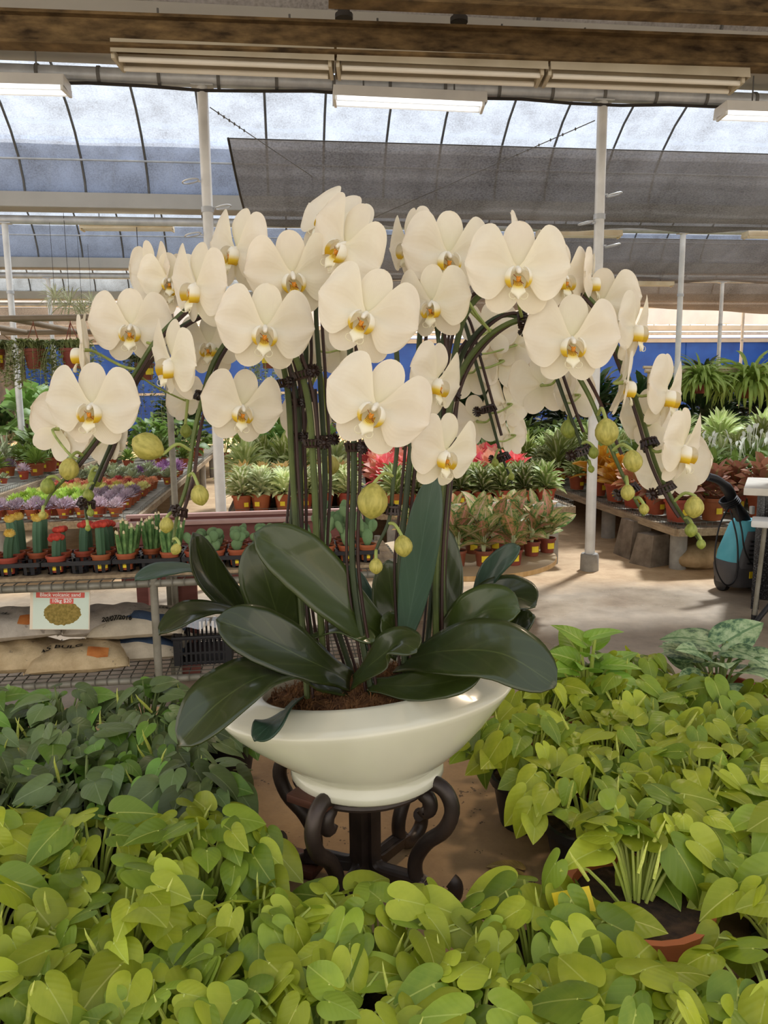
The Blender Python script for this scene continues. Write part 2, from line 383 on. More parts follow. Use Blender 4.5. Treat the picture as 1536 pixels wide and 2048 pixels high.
for i in range(2):
    pr = [(v, z + 0.05) for v, z in arch(ROWS[i], ROWS[i + 1], n=40)][34:41]; o = MB()
    o.grid(lambda u, q: V((6 + 14.5 * q, pr[min(int(round(u * 6)), 6)][0], pr[min(int(round(u * 6)), 6)][1] + 0.015 * math.sin(q * 50))), 6, 60)
    tag(ob('roof_shade_cloth', o.mesh('roof_shade_cloth', M_cloth), loc=(OX, OY, 0), rotz=TH), 'grey shade cloth laid over the lower edge of the %s roof span' % ORDN[i], 'shade cloth')
nets(4.76, 1.6, 12, 4.18, 'dark shade net under the second roof span at right', sag=0.2)
nets(9.52, 2.5, 15, 4.1, 'sagging dark shade net under the third roof span at right', sag=0.42, zb=3.75)
nets(14.28, -7.5, -2.5, 4.0, 'small dark shade net far at the left over the baskets', sag=0.3, zb=3.2)
# ---- white tarpaulin before the far spans
o = MB().grid(lambda u, q: V((q * 8.5, 0.05 * math.sin(q * 40 + 3 * u) * u + 0.04 * math.sin(q * 17), 4.45 - 0.78 * u + 0.02 * math.sin(q * 60) * u)), 8, 120)
p = S(12.2, 18.3, 0); tag(ob('white_tarpaulin', o.mesh('white_tarpaulin', M_tarp), loc=p, rotz=TH), 'wrinkled white tarpaulin hanging above the blue wall at right', 'tarpaulin')
o = MB().grid(lambda u, q: V((q * 5.5, 0.05 * math.sin(q * 40 + 3 * u) * u + 0.04 * math.sin(q * 17), 4.45 - 0.78 * u + 0.02 * math.sin(q * 60) * u)), 8, 80)
p = S(-3.3, 18.3, 0); tag(ob('white_tarpaulin', o.mesh('white_tarpaulin', M_tarp), loc=p, rotz=TH), 'wrinkled white tarpaulin hanging far at left behind the air plants', 'tarpaulin')
# ---- rusty beams
def ibeam(a, b, h, fl, label):
    a = V(a); b = V(b); t_ = thing('steel_beam', label, 'beam', a)
    d = b - a
    ob('web', MB().bar((0, 0, 0), d, 0.02, h).mesh('web', M_rust), t_)
    for z in (-h / 2, h / 2): ob('flange', MB().bar((0, 0, z), d + V((0, 0, z)), fl, 0.016).mesh('flange', M_rust), t_)
    return t_
def ext(p, q, l=1.5): p = V(p); q = V(q); d = (q - p).normalized() * l; return p - d, q + d
bl, br = ext(at(0, 58, 4.46), at(1536, 110, 4.92)); ibeam(bl, br, 0.15, 0.11, 'rusty steel beam crossing the whole top of the picture')
bl, br = ext(at(900, -20, 4.15), at(1536, 8, 4.3), 0.6); ibeam(bl, br, 0.15, 0.11, 'second rusty beam in the top right corner above the long one')
# spray heads standing on the beam
def sprayhead(x, y, Y, m, lab):
    p = at(x, y, Y); t_ = thing('sprinkler_head', lab, 'sprinkler', p)
    ob('collar', MB().lathe([(0.001, 0), (0.05, 0), (0.05, 0.025), (0.034, 0.03), (0.034, 0.05), (0.001, 0.05)], 14).mesh('collar', M_dark), t_)
    ob('body', MB().lathe([(0.001, 0.05), (0.03, 0.05), (0.034, 0.07), (0.024, 0.18), (0.022, 0.3), (0.001, 0.3)], 14).mesh('body', m), t_)
sprayhead(688, 38, 4.68, M_terra, 'red-brown pipe fitting standing on the long rusty beam')
sprayhead(918, 45, 4.74, M_fixw, 'white pipe fitting standing on the long rusty beam')
# ---- lamps
def lamp(a, b, label, tube, house, wd=0.2, drop=0.075, group=None):
    a = V(a); b = V(b); t_ = thing('fluorescent_lamp', label, 'lamp', a, 0, group)
    d = b - a; x = d.normalized(); y = V((-x.y, x.x, 0)); o = MB()
    prof = [(-wd / 2, -0.045), (-wd / 2 + 0.015, 0.03), (wd / 2 - 0.015, 0.03), (wd / 2, -0.045), (wd / 2 + 0.004, -0.05), (-wd / 2 - 0.004, -0.05)]
    pts = [y * p + V((0, 0, q)) for p, q in prof]
    n = len(pts); o.add(pts + [p + d for p in pts], [(i, (i + 1) % n, (i + 1) % n + n, i + n) for i in range(3)] + [(3, 2, 1, 0), (n, n + 1, n + 2, n + 3)])
    ob('reflector', o.mesh('reflector', house), t_)
    ob('ballast_box', MB().bar(d * 0.02 + V((0, 0, 0.0)), d * 0.98, 0.06, 0.05).mesh('ballast_box', house), t_)
    for s in (-1, 1):
        ob('tube', MB().tube([d * 0.025 + y * s * wd * 0.24 + V((0, 0, -drop + 0.03)), d * 0.975 + y * s * wd * 0.24 + V((0, 0, -drop + 0.03))], 0.015, 10).mesh('tube', tube), t_)
    for q in (0.012, 0.988):
        ob('lamp_holder', MB().box(d * q + V((0, 0, -0.04)), (0.02, wd * 0.75, 0.05), 0.004).mesh('lamp_holder', house), t_)
    for q in (0.2, 0.8):
        ob('hanger', MB().tube([d * q + V((0, 0, 0.03)), d * q + V((0, 0, 0.24))], 0.006, 6).mesh('hanger', M_rib), t_)
    return t_
P0 = at(228, 106, 4.62); P3 = at(1480, 156, 5.0); dd = (P3 - P0)
for k, nm in enumerate(('left', 'middle', 'right')):
    lamp(P0 + dd * (k / 3 + 0.002), P0 + dd * ((k + 1) / 3 - 0.002), 'unlit two-tube lamp under the rusty beam, %s one of the three in line' % nm, M_tubeoff, M_fix, 0.26, 0.085, 'lamps under the rusty beam')
for k, (x0, y0, x1, y1, nm) in enumerate(((-170, 160, 135, 168, 'at the left edge'), (666, 188, 968, 202, 'above the middle of the orchid'), (1441, 218, 1750, 228, 'at the right edge'))):
    lamp(at(x0, y0, 5.62 + 0.32 * k * 0.9), at(x1, y1, 5.75 + 0.3 * k * 0.9), 'lit white two-tube lamp under the first gutter pipe ' + nm, M_tubeon, M_fixw, 0.22, 0.07, 'lamps below the first gutter')
for k, (x0, x1, y, nm) in enumerate(((162, 347, 452, 'left of the tall pole'), (1075, 1240, 466, 'behind the right white pole'), (1490, 1650, 468, 'at the right edge'))):
    lamp(at(x0, y, 10.6 + 0.4 * k), at(x1, y + 1, 10.75 + 0.4 * k), 'small yellowed lamp box below the second gutter ' + nm, M_tubeoff, M_fixold, 0.2, 0.07, 'lamps below the second gutter')
lamp(at(1220, 566, 15.8), at(1345, 567, 15.9), 'small cream lamp below the third gutter right of the orchid', M_tubeoff, M_fixold, 0.2, 0.07)
# ================================================================== benches and the plants behind the orchid
def blade(o, base, az, el, L, W, droop, nseg=4, fold=0.25, tab=None, nw=2, tw=0.0):
    tab = tab or ((0, 0.25), (0.3, 0.85), (0.55, 1), (0.8, 0.7), (1, 0.02))
    h = V((math.cos(az), math.sin(az), 0)); sd_ = V((-math.sin(az), math.cos(az), 0)); p = V(base); P = []; N = []
    for i in range(nseg + 1):
        e = el - droop * (i / nseg); d = h * math.cos(e) + V((0, 0, math.sin(e))); n = -h * math.sin(e) + V((0, 0, math.cos(e)))
        P.append(p.copy()); N.append(n); p = p + d * (L / nseg)
    sd2 = (sd_ + V((0, 0, tw))).normalized(); vs_ = []; uv = []; fs = []
    for i in range(nseg + 1):
        u = i / nseg; hw = W / 2 * interp(u, tab)
        for j in range(nw + 1):
            q = -1 + 2 * j / nw; vs_.append(P[i] + sd2 * (q * hw) + N[i] * (abs(q) * hw * fold)); uv.append((j / nw, u))
    for i in range(nseg):
        for j in range(nw): a = i * (nw + 1) + j; fs.append((a, a + 1, a + nw + 2, a + nw + 1))
    o.add(vs_, fs, uv)
def tuft(n, L, W, z0, r0=0.01, e0=15, e1=80, droop=30, seed=0, nseg=4, jit=0.3, tab=None, lift=0.0, fold=0.25):
    rs = random.Random(seed); o = MB()
    for i in range(n):
        f = (i + 0.5) / n; az = i * 2.39996 + rs.uniform(-0.2, 0.2); r = r0 * math.sqrt(1 - f * 0.8) * rs.uniform(0.6, 1)
        l = L * rs.uniform(1 - jit, 1)
        blade(o, (r * math.cos(az), r * math.sin(az), z0 + lift * f), az, R(e0 + (e1 - e0) * f + rs.uniform(-8, 8)), l, W * rs.uniform(0.8, 1.1), R(droop * rs.uniform(0.5, 1.3)), nseg, fold, tab, tw=rs.uniform(-0.7, 0.7))
    return o
def bush(n, R_, H, z0, L, W, seed, droop=45, tab=None):
    rs = random.Random(seed); o = MB()
    for i in range(n):
        a = i * 2.39996 + rs.uniform(-0.4, 0.4); t = rs.random() ** 0.8; el = math.pi / 2 * t; k = rs.uniform(0.55, 1.0)
        b = V((R_ * k * math.cos(el) * math.cos(a), R_ * k * math.cos(el) * math.sin(a), z0 + H * k * math.sin(el)))
        blade(o, b, a + rs.uniform(-0.6, 0.6), el * 0.8 + rs.uniform(-0.4, 0.4), L * rs.uniform(0.6, 1.1), W * rs.uniform(0.75, 1.15), R(droop * rs.uniform(0.4, 1.4)), 4, 0.25, tab or LANCE, tw=rs.uniform(-0.8, 0.8))
    for i in range(9): a = i * 2.4; o.tube([(0.02 * math.cos(a), 0.02 * math.sin(a), z0 * 0.8), (R_ * 0.5 * math.cos(a), R_ * 0.5 * math.sin(a), z0 + H * 0.6)], 0.005, 4)
    return o
def potprof(r1, r0, h): return [(0.001, 0), (r0, 0), (r1 * 0.96, h * 0.84), (r1 * 1.07, h * 0.85), (r1 * 1.07, h), (r1 * 0.96, h), (r1 * 0.94, h * 0.9), (0.001, h * 0.9)]
def pot_mesh(r1, r0, h, m, n=14):
    o = MB().lathe(potprof(r1, r0, h), n); me = o.mesh('pot', [m, M_soil]); k = len(o.f)
    for i in range(k - n, k): me.polygons[i].material_index = 1
    return me
def label_mesh(r, z0, z1, a0, a1, txt=False):
    o = MB(); n = 5
    for i in range(n):
        a, b = a0 + (a1 - a0) * i / n, a0 + (a1 - a0) * (i + 1) / n
        o.add([(r * math.cos(q), r * math.sin(q), z) for z in (z0, z1) for q in (a, b)], [(0, 1, 3, 2)])
    return o.mesh('price_label', M_yel)
def text_mesh(s, size, m, depth=0.0004, bold=0.0):
    c = bpy.data.curves.new('txt', 'FONT'); c.body = s; c.size = size; c.align_x = 'CENTER'; c.align_y = 'CENTER'; c.extrude = depth; c.offset = bold; c.resolution_u = 3
    o = bpy.data.objects.new('txt', c); COL.objects.link(o); dg = bpy.context.evaluated_depsgraph_get()
    me = bpy.data.meshes.new_from_object(o.evaluated_get(dg)); bpy.data.objects.remove(o); me.name = 'print'; me.materials.clear(); me.materials.append(m); return me
PR = {}
def proto(key, parts, name, cat): PR[key] = (parts, name, cat)
def place(key, loc, rotz, s, label, group=None):
    parts, name, cat = PR[key]; t_ = thing(name, label, cat, loc, rotz, group); t_.scale = (s,) * 3
    for nm, me, kd in parts:
        o = ob(nm, me, t_)
        if kd: o['kind'] = kd
    return t_
def potted(key, name, cat, pot, fol, mat, extra=(), tagl=True, potm=None):
    r1, r0, h = pot; ps = [('pot', pot_mesh(r1, r0, h, potm or M_terra), None), ('foliage', fol.mesh('foliage', mat), 'stuff')]
    if tagl: ps.append(('price_label', label_mesh(r1 * 0.965, h * 0.32, h * 0.58, R(-104), R(-74)), None))
    proto(key, ps + list(extra), name, cat)
LANCE = ((0, 0.3), (0.2, 0.78), (0.42, 1), (0.65, 0.86), (0.85, 0.48), (1, 0.02))
ROUND = ((0, 0.35), (0.25, 0.85), (0.5, 1), (0.8, 0.8), (0.95, 0.4), (1, 0.02))
L_lav = leafmat('leaf_lavender', '9b8491', 'd9c5cd', 'e9dde0', 0.6, 0.15)
L_lime = leafmat('leaf_lime_rosette', '8db53a', 'd2e676', 'e8f2a6', 0.5, 0.3)
L_cor = leafmat('leaf_coral_succulent', 'b0503c', 'e29878', 'eec3a4', 0.55, 0.2)
L_yel = leafmat('leaf_yellow_succulent', 'b9b24e', 'eadf96', 'f4eebc', 0.55, 0.25)
L_gry = leafmat('leaf_grey_green', '7d8763', 'b4b98e', 'd8d8b8', 0.6, 0.15)
L_pur = leafmat('leaf_purple', '8b5a86', 'caa0c4', 'e3cbe0', 0.6, 0.2)
L_bush = leafmat('leaf_bush_green', '647f30', '9cb152', 'bec886', 0.55, 0.25)
L_var = leafmat('leaf_variegated', '92a45a', 'd6dba6', 'f8f4cc', 0.5, 0.3, ribw=0.2, ribmix=0.8)
L_crm = leafmat('leaf_cream_orange', 'c9b06a', 'eccf8c', 'e59a6a', 0.5, 0.3, ribw=0.12)
L_big = leafmat('leaf_bright_green', '5c7f34', '92b058', 'bccc8a', 0.45, 0.4)
L_ag1 = leafmat('leaf_coral_aglaonema', 'ec7064', 'ffa596', 'ffc9b8', 0.45, 0.3, ribw=0.05)
L_gw = leafmat('leaf_green_white', '647a36', '9dac5c', 'e8e4b4', 0.5, 0.25, ribw=0.17, ribmix=0.75)
L_mid = leafmat('leaf_mid_green', '52682c', '869a4a', 'b0ba78', 0.5, 0.2)
L_drk = leafmat('leaf_dark_green', '22331b', '3f562d', '62744a', 0.45, 0.15)
L_crot = leafmat('leaf_croton', 'd9832c', 'f2cf3a', 'f7e08a', 0.45, 0.3, ribw=0.06)
L_red = leafmat('leaf_red_brown', '8a6446', 'd48c74', '8c9a58', 0.5, 0.2, 0.035, 0.25, ribw=0.07)
L_fern = leafmat('leaf_fern', '86a544', 'c0d36c', 'd8e29a', 0.5, 0.35)
L_pale = leafmat('leaf_pale_green', '8a9c4c', 'c6d08a', 'e8e8b8', 0.5, 0.3, ribw=0.12, ribmix=0.7)
M_spathe = pmat('white_spathe', 'f1f3e6', 'fbfbf4', 4, 0.5, transl=0.3)
M_vine = leafmat('leaf_vine', '5c673c', '98a064', 'b5bb86', 0.5, 0.2)
# sizes are metres
for k in range(2):
    potted('lav%d' % k, 'succulent', 'potted plant', (0.052, 0.036, 0.085), tuft(70, 0.055, 0.017, 0.08, 0.045, 10, 85, 20, 10 + k, 3, tab=ROUND, lift=0.045), L_lav)
    potted('limer%d' % k, 'succulent', 'potted plant', (0.052, 0.036, 0.08), tuft(34, 0.075, 0.03, 0.075, 0.03, 5, 80, 10, 20 + k, 3, tab=ROUND, lift=0.03), L_lime)
    potted('cor%d' % k, 'succulent', 'potted plant', (0.052, 0.036, 0.08), tuft(60, 0.045, 0.016, 0.075, 0.05, 20, 85, 10, 30 + k, 3, tab=ROUND, lift=0.03), L_cor)
    potted('yel%d' % k, 'succulent', 'potted plant', (0.052, 0.036, 0.08), tuft(60, 0.048, 0.018, 0.075, 0.05, 20, 85, 10, 40 + k, 3, tab=ROUND, lift=0.03), L_yel)
    potted('gry%d' % k, 'succulent', 'potted plant', (0.06, 0.042, 0.085), tuft(44, 0.085, 0.026, 0.08, 0.05, 10, 85, 25, 50 + k, 3, tab=ROUND, lift=0.04), L_gry)
    potted('pur%d' % k, 'flowering_plant', 'potted plant', (0.06, 0.042, 0.085), tuft(44, 0.085, 0.024, 0.08, 0.05, 10, 85, 25, 60 + k, 3, tab=ROUND, lift=0.06), L_pur)
    potted('bush%d' % k, 'bushy_plant', 'potted plant', (0.075, 0.055, 0.12), tuft(110, 0.14, 0.024, 0.12, 0.05, 10, 88, 40, 70 + k, 3, tab=ROUND, lift=0.07), L_bush)
    potted('var%d' % k, 'variegated_plant', 'potted plant', (0.072, 0.052, 0.125), tuft(74, 0.14, 0.05, 0.115, 0.04, 8, 88, 70, 80 + k, 4, lift=0.1, tab=LANCE), L_var)
    potted('crm%d' % k, 'variegated_plant', 'potted plant', (0.072, 0.052, 0.125), tuft(50, 0.16, 0.055, 0.115, 0.03, 12, 85, 55, 90 + k, 4, lift=0.08, tab=LANCE), L_crm)
    potted('big%d' % k, 'broadleaf_plant', 'potted plant', (0.09, 0.065, 0.15), bush(40, 0.2, 0.5, 0.15, 0.18, 0.15, 100 + k, 60, ROUND), L_big)
    potted('ag%d' % k, 'coral_aglaonema', 'potted plant', (0.075, 0.055, 0.12), tuft(30, 0.2, 0.11, 0.11, 0.03, 10, 85, 45, 110 + k, 4, lift=0.1, tab=LANCE), L_ag1)
    potted('gw%d' % k, 'variegated_plant', 'potted plant', (0.075, 0.055, 0.12), tuft(64, 0.16, 0.055, 0.11, 0.04, 8, 88, 60, 120 + k, 4, lift=0.1, tab=LANCE), L_gw)
    potted('mid%d' % k, 'leafy_plant', 'potted plant', (0.09, 0.065, 0.14), bush(90, 0.15, 0.24, 0.13, 0.19, 0.06, 130 + k), L_mid)
    potted('pale%d' % k, 'leafy_plant', 'potted plant', (0.09, 0.065, 0.14), tuft(80, 0.24, 0.068, 0.13, 0.06, 10, 88, 60, 140 + k, 4, lift=0.16, tab=LANCE), L_pale)
    potted('drk%d' % k, 'dark_shrub', 'shrub', (0.13, 0.1, 0.2), bush(190, 0.42, 0.85, 0.2, 0.3, 0.1, 150 + k), L_drk, tagl=False)
    potted('crot%d' % k, 'croton', 'potted plant', (0.085, 0.06, 0.15), tuft(26, 0.22, 0.12, 0.14, 0.03, 10, 82, 40, 160 + k, 4, lift=0.12, tab=LANCE), L_crot)
    potted('red%d' % k, 'red_leaved_plant', 'potted plant', (0.085, 0.06, 0.15), tuft(36, 0.16, 0.1, 0.14, 0.05, 0, 82, 50, 170 + k, 4, lift=0.14, tab=LANCE), L_red)
    sp_ = MB(); rs = random.Random(5 + k)
    for i in range(9):
        a = rs.uniform(0, 6.28); r = rs.uniform(0.04, 0.2); b = V((r * math.cos(a), r * math.sin(a), rs.uniform(0.38, 0.5)))
        sp_.tube([(r * 0.3 * math.cos(a), r * 0.3 * math.sin(a), 0.14), b], 0.003, 4); blade(sp_, b, a, R(70), 0.05, 0.028, R(20), 3, 0.5)
    potted('lily%d' % k, 'peace_lily', 'potted plant', (0.09, 0.065, 0.14), tuft(44, 0.3, 0.075, 0.13, 0.04, 15, 85, 70, 180 + k, 4, lift=0.06), L_mid, (('spathes', sp_.mesh('spathes', M_spathe), 'stuff'),))
    potted('aloe%d' % k, 'aloe', 'potted plant', (0.08, 0.06, 0.13), tuft(24, 0.3, 0.026, 0.12, 0.03, 35, 85, 20, 190 + k, 4), L_gry)
# ---- benches
def bench(name, label, u0, u1, v0, v1, z, legs, lip=True, leg_r=0.05, topm=None):
    t_ = thing(name, label, 'bench', S(u0, v0), TH); W = u1 - u0; D_ = v1 - v0
    ob('top', MB().box((W / 2, D_ / 2, z - 0.03), (W - 0.02, D_ - 0.02, 0.02)).mesh('top', topm or M_zinc), t_)
    for a, b in (((0, 0), (W, 0)), ((W, 0), (W, D_)), ((W, D_), (0, D_)), ((0, D_), (0, 0))):
        ob('rail', MB().bar((a[0], a[1], z - 0.045), (b[0], b[1], z - 0.045), 0.05, 0.06).mesh('rail', M_wood), t_)
    for lu, lv in legs:
        ob('leg', MB().tube([(lu - u0, lv - v0, 0), (lu - u0, lv - v0, z - 0.07)], leg_r, 12).mesh('leg', M_conc), t_)
    if lip:
        o = MB()
        for a, b in (((0, 0), (W, 0)), ((W, 0), (W, D_)), ((0, 0), (0, D_))):
            a = V((*a, 0)); b = V((*b, 0)); L = (b - a).length; n = int(min(L, 6) / 0.05)
            for k in range(n + 1):
                p = a + (b - a).normalized() * (k * 0.05); o.bar(p + V((0, 0, z - 0.02)), p + V((0, 0, z + 0.035)), 0.003)
            for h in (0.0, 0.035): o.bar(a + V((0, 0, z + h)), b + V((0, 0, z + h)), 0.004)
        tag(ob('wire_edge', o.mesh('wire_edge', M_wire, False), t_), kind='stuff')
    return t_
ORD = ['first', 'second', 'third', 'fourth', 'fifth', 'sixth', 'seventh', 'eighth', 'ninth', 'tenth', 'eleventh', 'twelfth', 'thirteenth', 'fourteenth', 'fifteenth', 'sixteenth', 'seventeenth', 'eighteenth', 'nineteenth', 'twentieth']
def rows(vs_list, us, z, key, desc, where, group, rs, jit=0.015, sc_=(0.92, 1.08), first_row=0):
    for i, v in enumerate(vs_list):
        for j, u in enumerate(us):
            kk = key(i, j) if callable(key) else key
            place('%s%d' % (kk, rs.randint(0, 1)), S(u + rs.uniform(-jit, jit), v + rs.uniform(-jit, jit), z), rs.uniform(-0.5, 0.5) + TH, rs.uniform(*sc_),
                  '%s, %s, %s row, %s from left' % (desc(kk) if callable(desc) else desc, where, ORD[i + first_row], ORD[j]), group)
rs = random.Random(3)
# succulent bench, left
bench('succulent_bench', 'long low bench of small succulent pots left of the orchid', -2.0, -0.78, 0.5, 10.6, 0.5, [(-0.9, 0.7), (-0.9, 2.2), (-0.9, 3.8), (-0.9, 5.4), (-0.85, 6.9), (-0.85, 8.6), (-1.9, 0.7), (-1.9, 3.8), (-1.9, 6.9), (-1.9, 10)])
us = [-1.9 + 0.135 * k for k in range(8)]
rows([0.6, 0.75], us, 0.5, 'lav', 'lavender grey succulent in an orange pot', 'left succulent bench', 'lavender succulents', rs)
rows([1.0, 1.15, 1.3, 1.45, 1.6], us, 0.5, lambda i, j: 'limer' if j < 5 - i * 0.3 else 'lav', lambda k: {'limer': 'lime green rosette succulent in a pot', 'lav': 'lavender grey succulent in a pot'}[k], 'left succulent bench', 'rosette succulents', rs, first_row=2)
rows([1.8, 1.95, 2.1], us, 0.5, 'yel', 'yellow green low succulent', 'left succulent bench', 'yellow succulents', rs, first_row=7)
rows([2.3, 2.45, 2.6, 2.75], us, 0.5, 'cor', 'coral red low succulent', 'left succulent bench', 'coral succulents', rs, first_row=10)
rows([3.0, 3.25, 3.5, 3.8, 4.1], [-1.85 + 0.2 * k for k in range(6)], 0.5, lambda i, j: 'pur' if (j > 3 and i > 2) or (i == 2 and j == 3) else 'gry', lambda k: {'gry': 'grey green succulent', 'pur': 'purple flowering plant'}[k], 'left succulent bench', 'grey succulents', rs, first_row=14)
for j, (u, v, k, d) in enumerate(((-1.0, 4.6, 'pur', 'purple flowering plant at the right edge'), (-1.3, 4.6, 'pur', 'purple flowering plant beside another'), (-0.95, 5.3, 'bush', 'small green bush in an orange pot at the right edge'), (-1.3, 5.5, 'mid', 'leafy green plant in a pot'), (-1.7, 5.2, 'bush', 'small green bush further left'), (-0.95, 6.2, 'big', 'bright broadleaf plant at the right edge'), (-1.45, 6.4, 'big', 'bright broadleaf plant behind the flowers'), (-1.8, 7.0, 'big', 'tall bright broadleaf plant'), (-0.95, 7.4, 'mid', 'leafy green plant at the far right edge'), (-1.3, 8.0, 'drk', 'dark shrub at the far end'), (-1.8, 9.0, 'big', 'bright broadleaf plant at the far end'))):
    place(k + '0', S(u, v, 0.5), rs.uniform(0, 6), 1.0, d + ' of the left succulent bench', 'larger pots on the succulent bench')
# far left bench
bench('side_bench', 'bench at the far left holding dark succulent trays and bushy pots', -5.6, -2.27, 1.4, 4.6, 0.6, [(-2.4, 1.6), (-2.4, 3.6), (-4, 1.6), (-5.4, 4.4)])
bench('rear_side_bench', 'bench at the far left behind the white pole with broadleaf plants', -5.6, -2.27, 4.95, 9.0, 0.6, [(-2.4, 5.2), (-2.4, 8), (-5.4, 8)])
rows([1.6, 1.8, 2.0, 2.3, 2.6], [-3.7 + 0.17 * k for k in range(8)], 0.6, 'gry', 'dark grey green succulent', 'far left bench', 'grey succulents on the far left bench', rs, sc_=(0.6, 0.75))
for j, (u, v, k, s, d) in enumerate(((-2.9, 6.0, 'big', 1.6, 'tall bright broadleaf plant beside the white pole'), (-3.5, 6.7, 'big', 1.7, 'tall bright broadleaf plant behind the white pole'), (-2.6, 6.4, 'big', 1.3, 'bright broadleaf plant beside the tall one'), (-4.2, 5.5, 'mid', 1.4, 'leafy plant at the frame edge'))):
    place(k + '1', S(u, v, 0.6), rs.uniform(0, 6), s, d + ' on the far left bench', 'larger pots on the far left bench')
rows([3.0, 3.45, 3.95, 4.35], [-4.3, -3.95, -3.62, -3.05, -2.72, -2.42], 0.6, lambda i, j: ['bush', 'lav', 'bush', 'mid'][(i + j) % 4] if j != 3 else 'aloe', lambda k: {'bush': 'feathery green bush', 'lav': 'pink white succulent', 'mid': 'leafy green plant', 'aloe': 'grey green aloe'}[k], 'far left bench behind the trays', 'bushy pots on the far left bench', rs, sc_=(1.1, 1.35))
# centre bench
bench('centre_bench', 'bench of variegated plants seen between the orchid stems', 0.02, 1.16, 0.55, 5.4, 0.5, [(0.1, 0.75), (1.08, 0.75), (0.1, 2.8), (1.08, 2.8), (0.1, 5.2), (1.08, 5.2)])
us = [0.12 + 0.185 * k for k in range(6)]
rows([0.67, 0.86, 1.05], us, 0.5, 'var', 'cream and green variegated plant in an orange pot', 'centre bench', 'variegated plants', rs, sc_=(1.12, 1.28))
rows([1.27, 1.48], us, 0.5, 'crm', 'cream plant with orange tips', 'centre bench', 'cream plants', rs, sc_=(1.1, 1.25), first_row=3)
rows([1.75, 2.05, 2.35, 2.7], us, 0.5, lambda i, j: 'var' if (i + j) % 3 else 'pale', 'green leafy plant', 'centre bench', 'green plants on the centre bench', rs, sc_=(1.15, 1.35), first_row=5)
rows([3.2, 3.8], [0.2, 0.55, 0.95], 0.5, 'big', 'bright broadleaf plant', 'centre bench', 'broadleaf plants on the centre bench', rs, first_row=9)
# right-centre bench
bench('coral_bench', 'bench of coral and green white plants right of the orchid stems', 1.3, 3.0, 0.25, 6.4, 0.53, [(1.45, 0.4), (2.82, 0.32), (2.82, 2.6), (2.82, 5.0), (1.45, 3.0)], leg_r=0.075)
rows([0.36, 0.56], [1.45 + 0.19 * k for k in range(8)], 0.53, 'gw', 'green plant with pale centres in a brown pot', 'coral bench', 'green white plants', rs, sc_=(1.1, 1.25))
rows([0.85, 1.15, 1.45, 1.75, 2.1], [1.45 + 0.24 * k for k in range(6)], 0.53, 'ag', 'coral pink aglaonema', 'coral bench', 'coral aglaonemas', rs, sc_=(1.1, 1.3), first_row=2)
rows([2.6, 3.1, 3.7, 4.4, 5.2], [1.5 + 0.35 * k for k in range(5)], 0.53, lambda i, j: 'ag' if (i == 1 and j == 1) else ('lime' + 'r' if j == 0 else 'mid'), lambda k: {'ag': 'lone coral aglaonema', 'limer': 'lime rosette plant', 'mid': 'green leafy plant'}[k], 'coral bench', 'green plants on the coral bench', rs, first_row=7)
# right bench
bench('long_bench', 'long low bench of crotons and peace lilies on concrete legs at right', 3.68, 9.6, -0.3, 7.1, 0.4, [(3.82, -0.07), (3.83, 1.39), (3.83, 3.2), (3.83, 5.2), (5.2, -0.1), (7, -0.1), (5.5, 4)], leg_r=0.07)
def rk(i, j):
    if j == 0: return ['red', 'red', 'red', 'crot', 'crot', 'gw', 'pale', 'gw', 'pale', 'pale', 'mid', 'mid'][i]
    if j == 1: return ['red', 'crot', 'red', 'crot', 'gw', 'pale', 'gw', 'pale', 'pale', 'mid', 'mid', 'mid'][i]
    if j == 2: return ['red', 'red', 'mid', 'lily', 'lily', 'lily', 'pale', 'pale', 'gw', 'pale', 'mid', 'mid'][i]
    return ['mid', 'mid', 'lily', 'lily', 'lily', 'pale', 'pale', 'pale', 'mid', 'pale', 'mid', 'mid'][i]
rdesc = {'red': 'red brown mottled plant', 'crot': 'yellow orange croton', 'gw': 'green plant with pale centres', 'pale': 'pale green leafy plant', 'mid': 'dark green leafy plant', 'lily': 'peace lily with white spathes'}
rows([0.0, 0.38, 0.8, 1.25, 1.75, 2.3, 2.9, 3.5, 4.2, 5.0, 5.8, 6.6], [3.83, 4.15, 4.6, 5.1, 5.6, 6.15], 0.4, rk, lambda k: rdesc[k], 'long right bench', 'plants on the long right bench', rs, sc_=(1.15, 1.45))
rows([2.6, 3.4, 4.4, 5.5, 6.5], [6.8, 7.5, 8.2, 8.9], 0.4, lambda i, j: 'lily' if i == 0 else 'pale' if i < 4 else 'mid', lambda k: rdesc[k], 'long bench far side', 'far plants on the long right bench', rs, sc_=(1.4, 1.8))
for j in range(15):
    p = S(3.6 + 0.72 * j, 9.3 + 0.7 * (j % 2), 0.0); place('drk%d' % (j % 2), p, j * 1.3, 1.5 + 0.12 * (j % 3), 'dark broad shrub on the floor behind the long right bench, %s from left' % ORD[j], 'shrubs behind the long bench')
for j in range(10):
    u = -7.6 + 1.35 * j; place('drk%d' % (j % 2), S(u + 0.2, 12.2 + (j % 3), 0), j * 1.1, 1.15, 'dark shrub before the blue wall behind the left benches, %s from left' % ORD[j], 'shrubs before the blue wall')
for j in range(6):
    place('big%d' % (j % 2), S(-6.0 + 1.3 * j, 11.0 + 0.7 * (j % 2), 0), j * 1.7, 1.9, 'large bright leafy plant on the floor behind the left benches, %s from left' % ORD[j], 'large leafy plants')
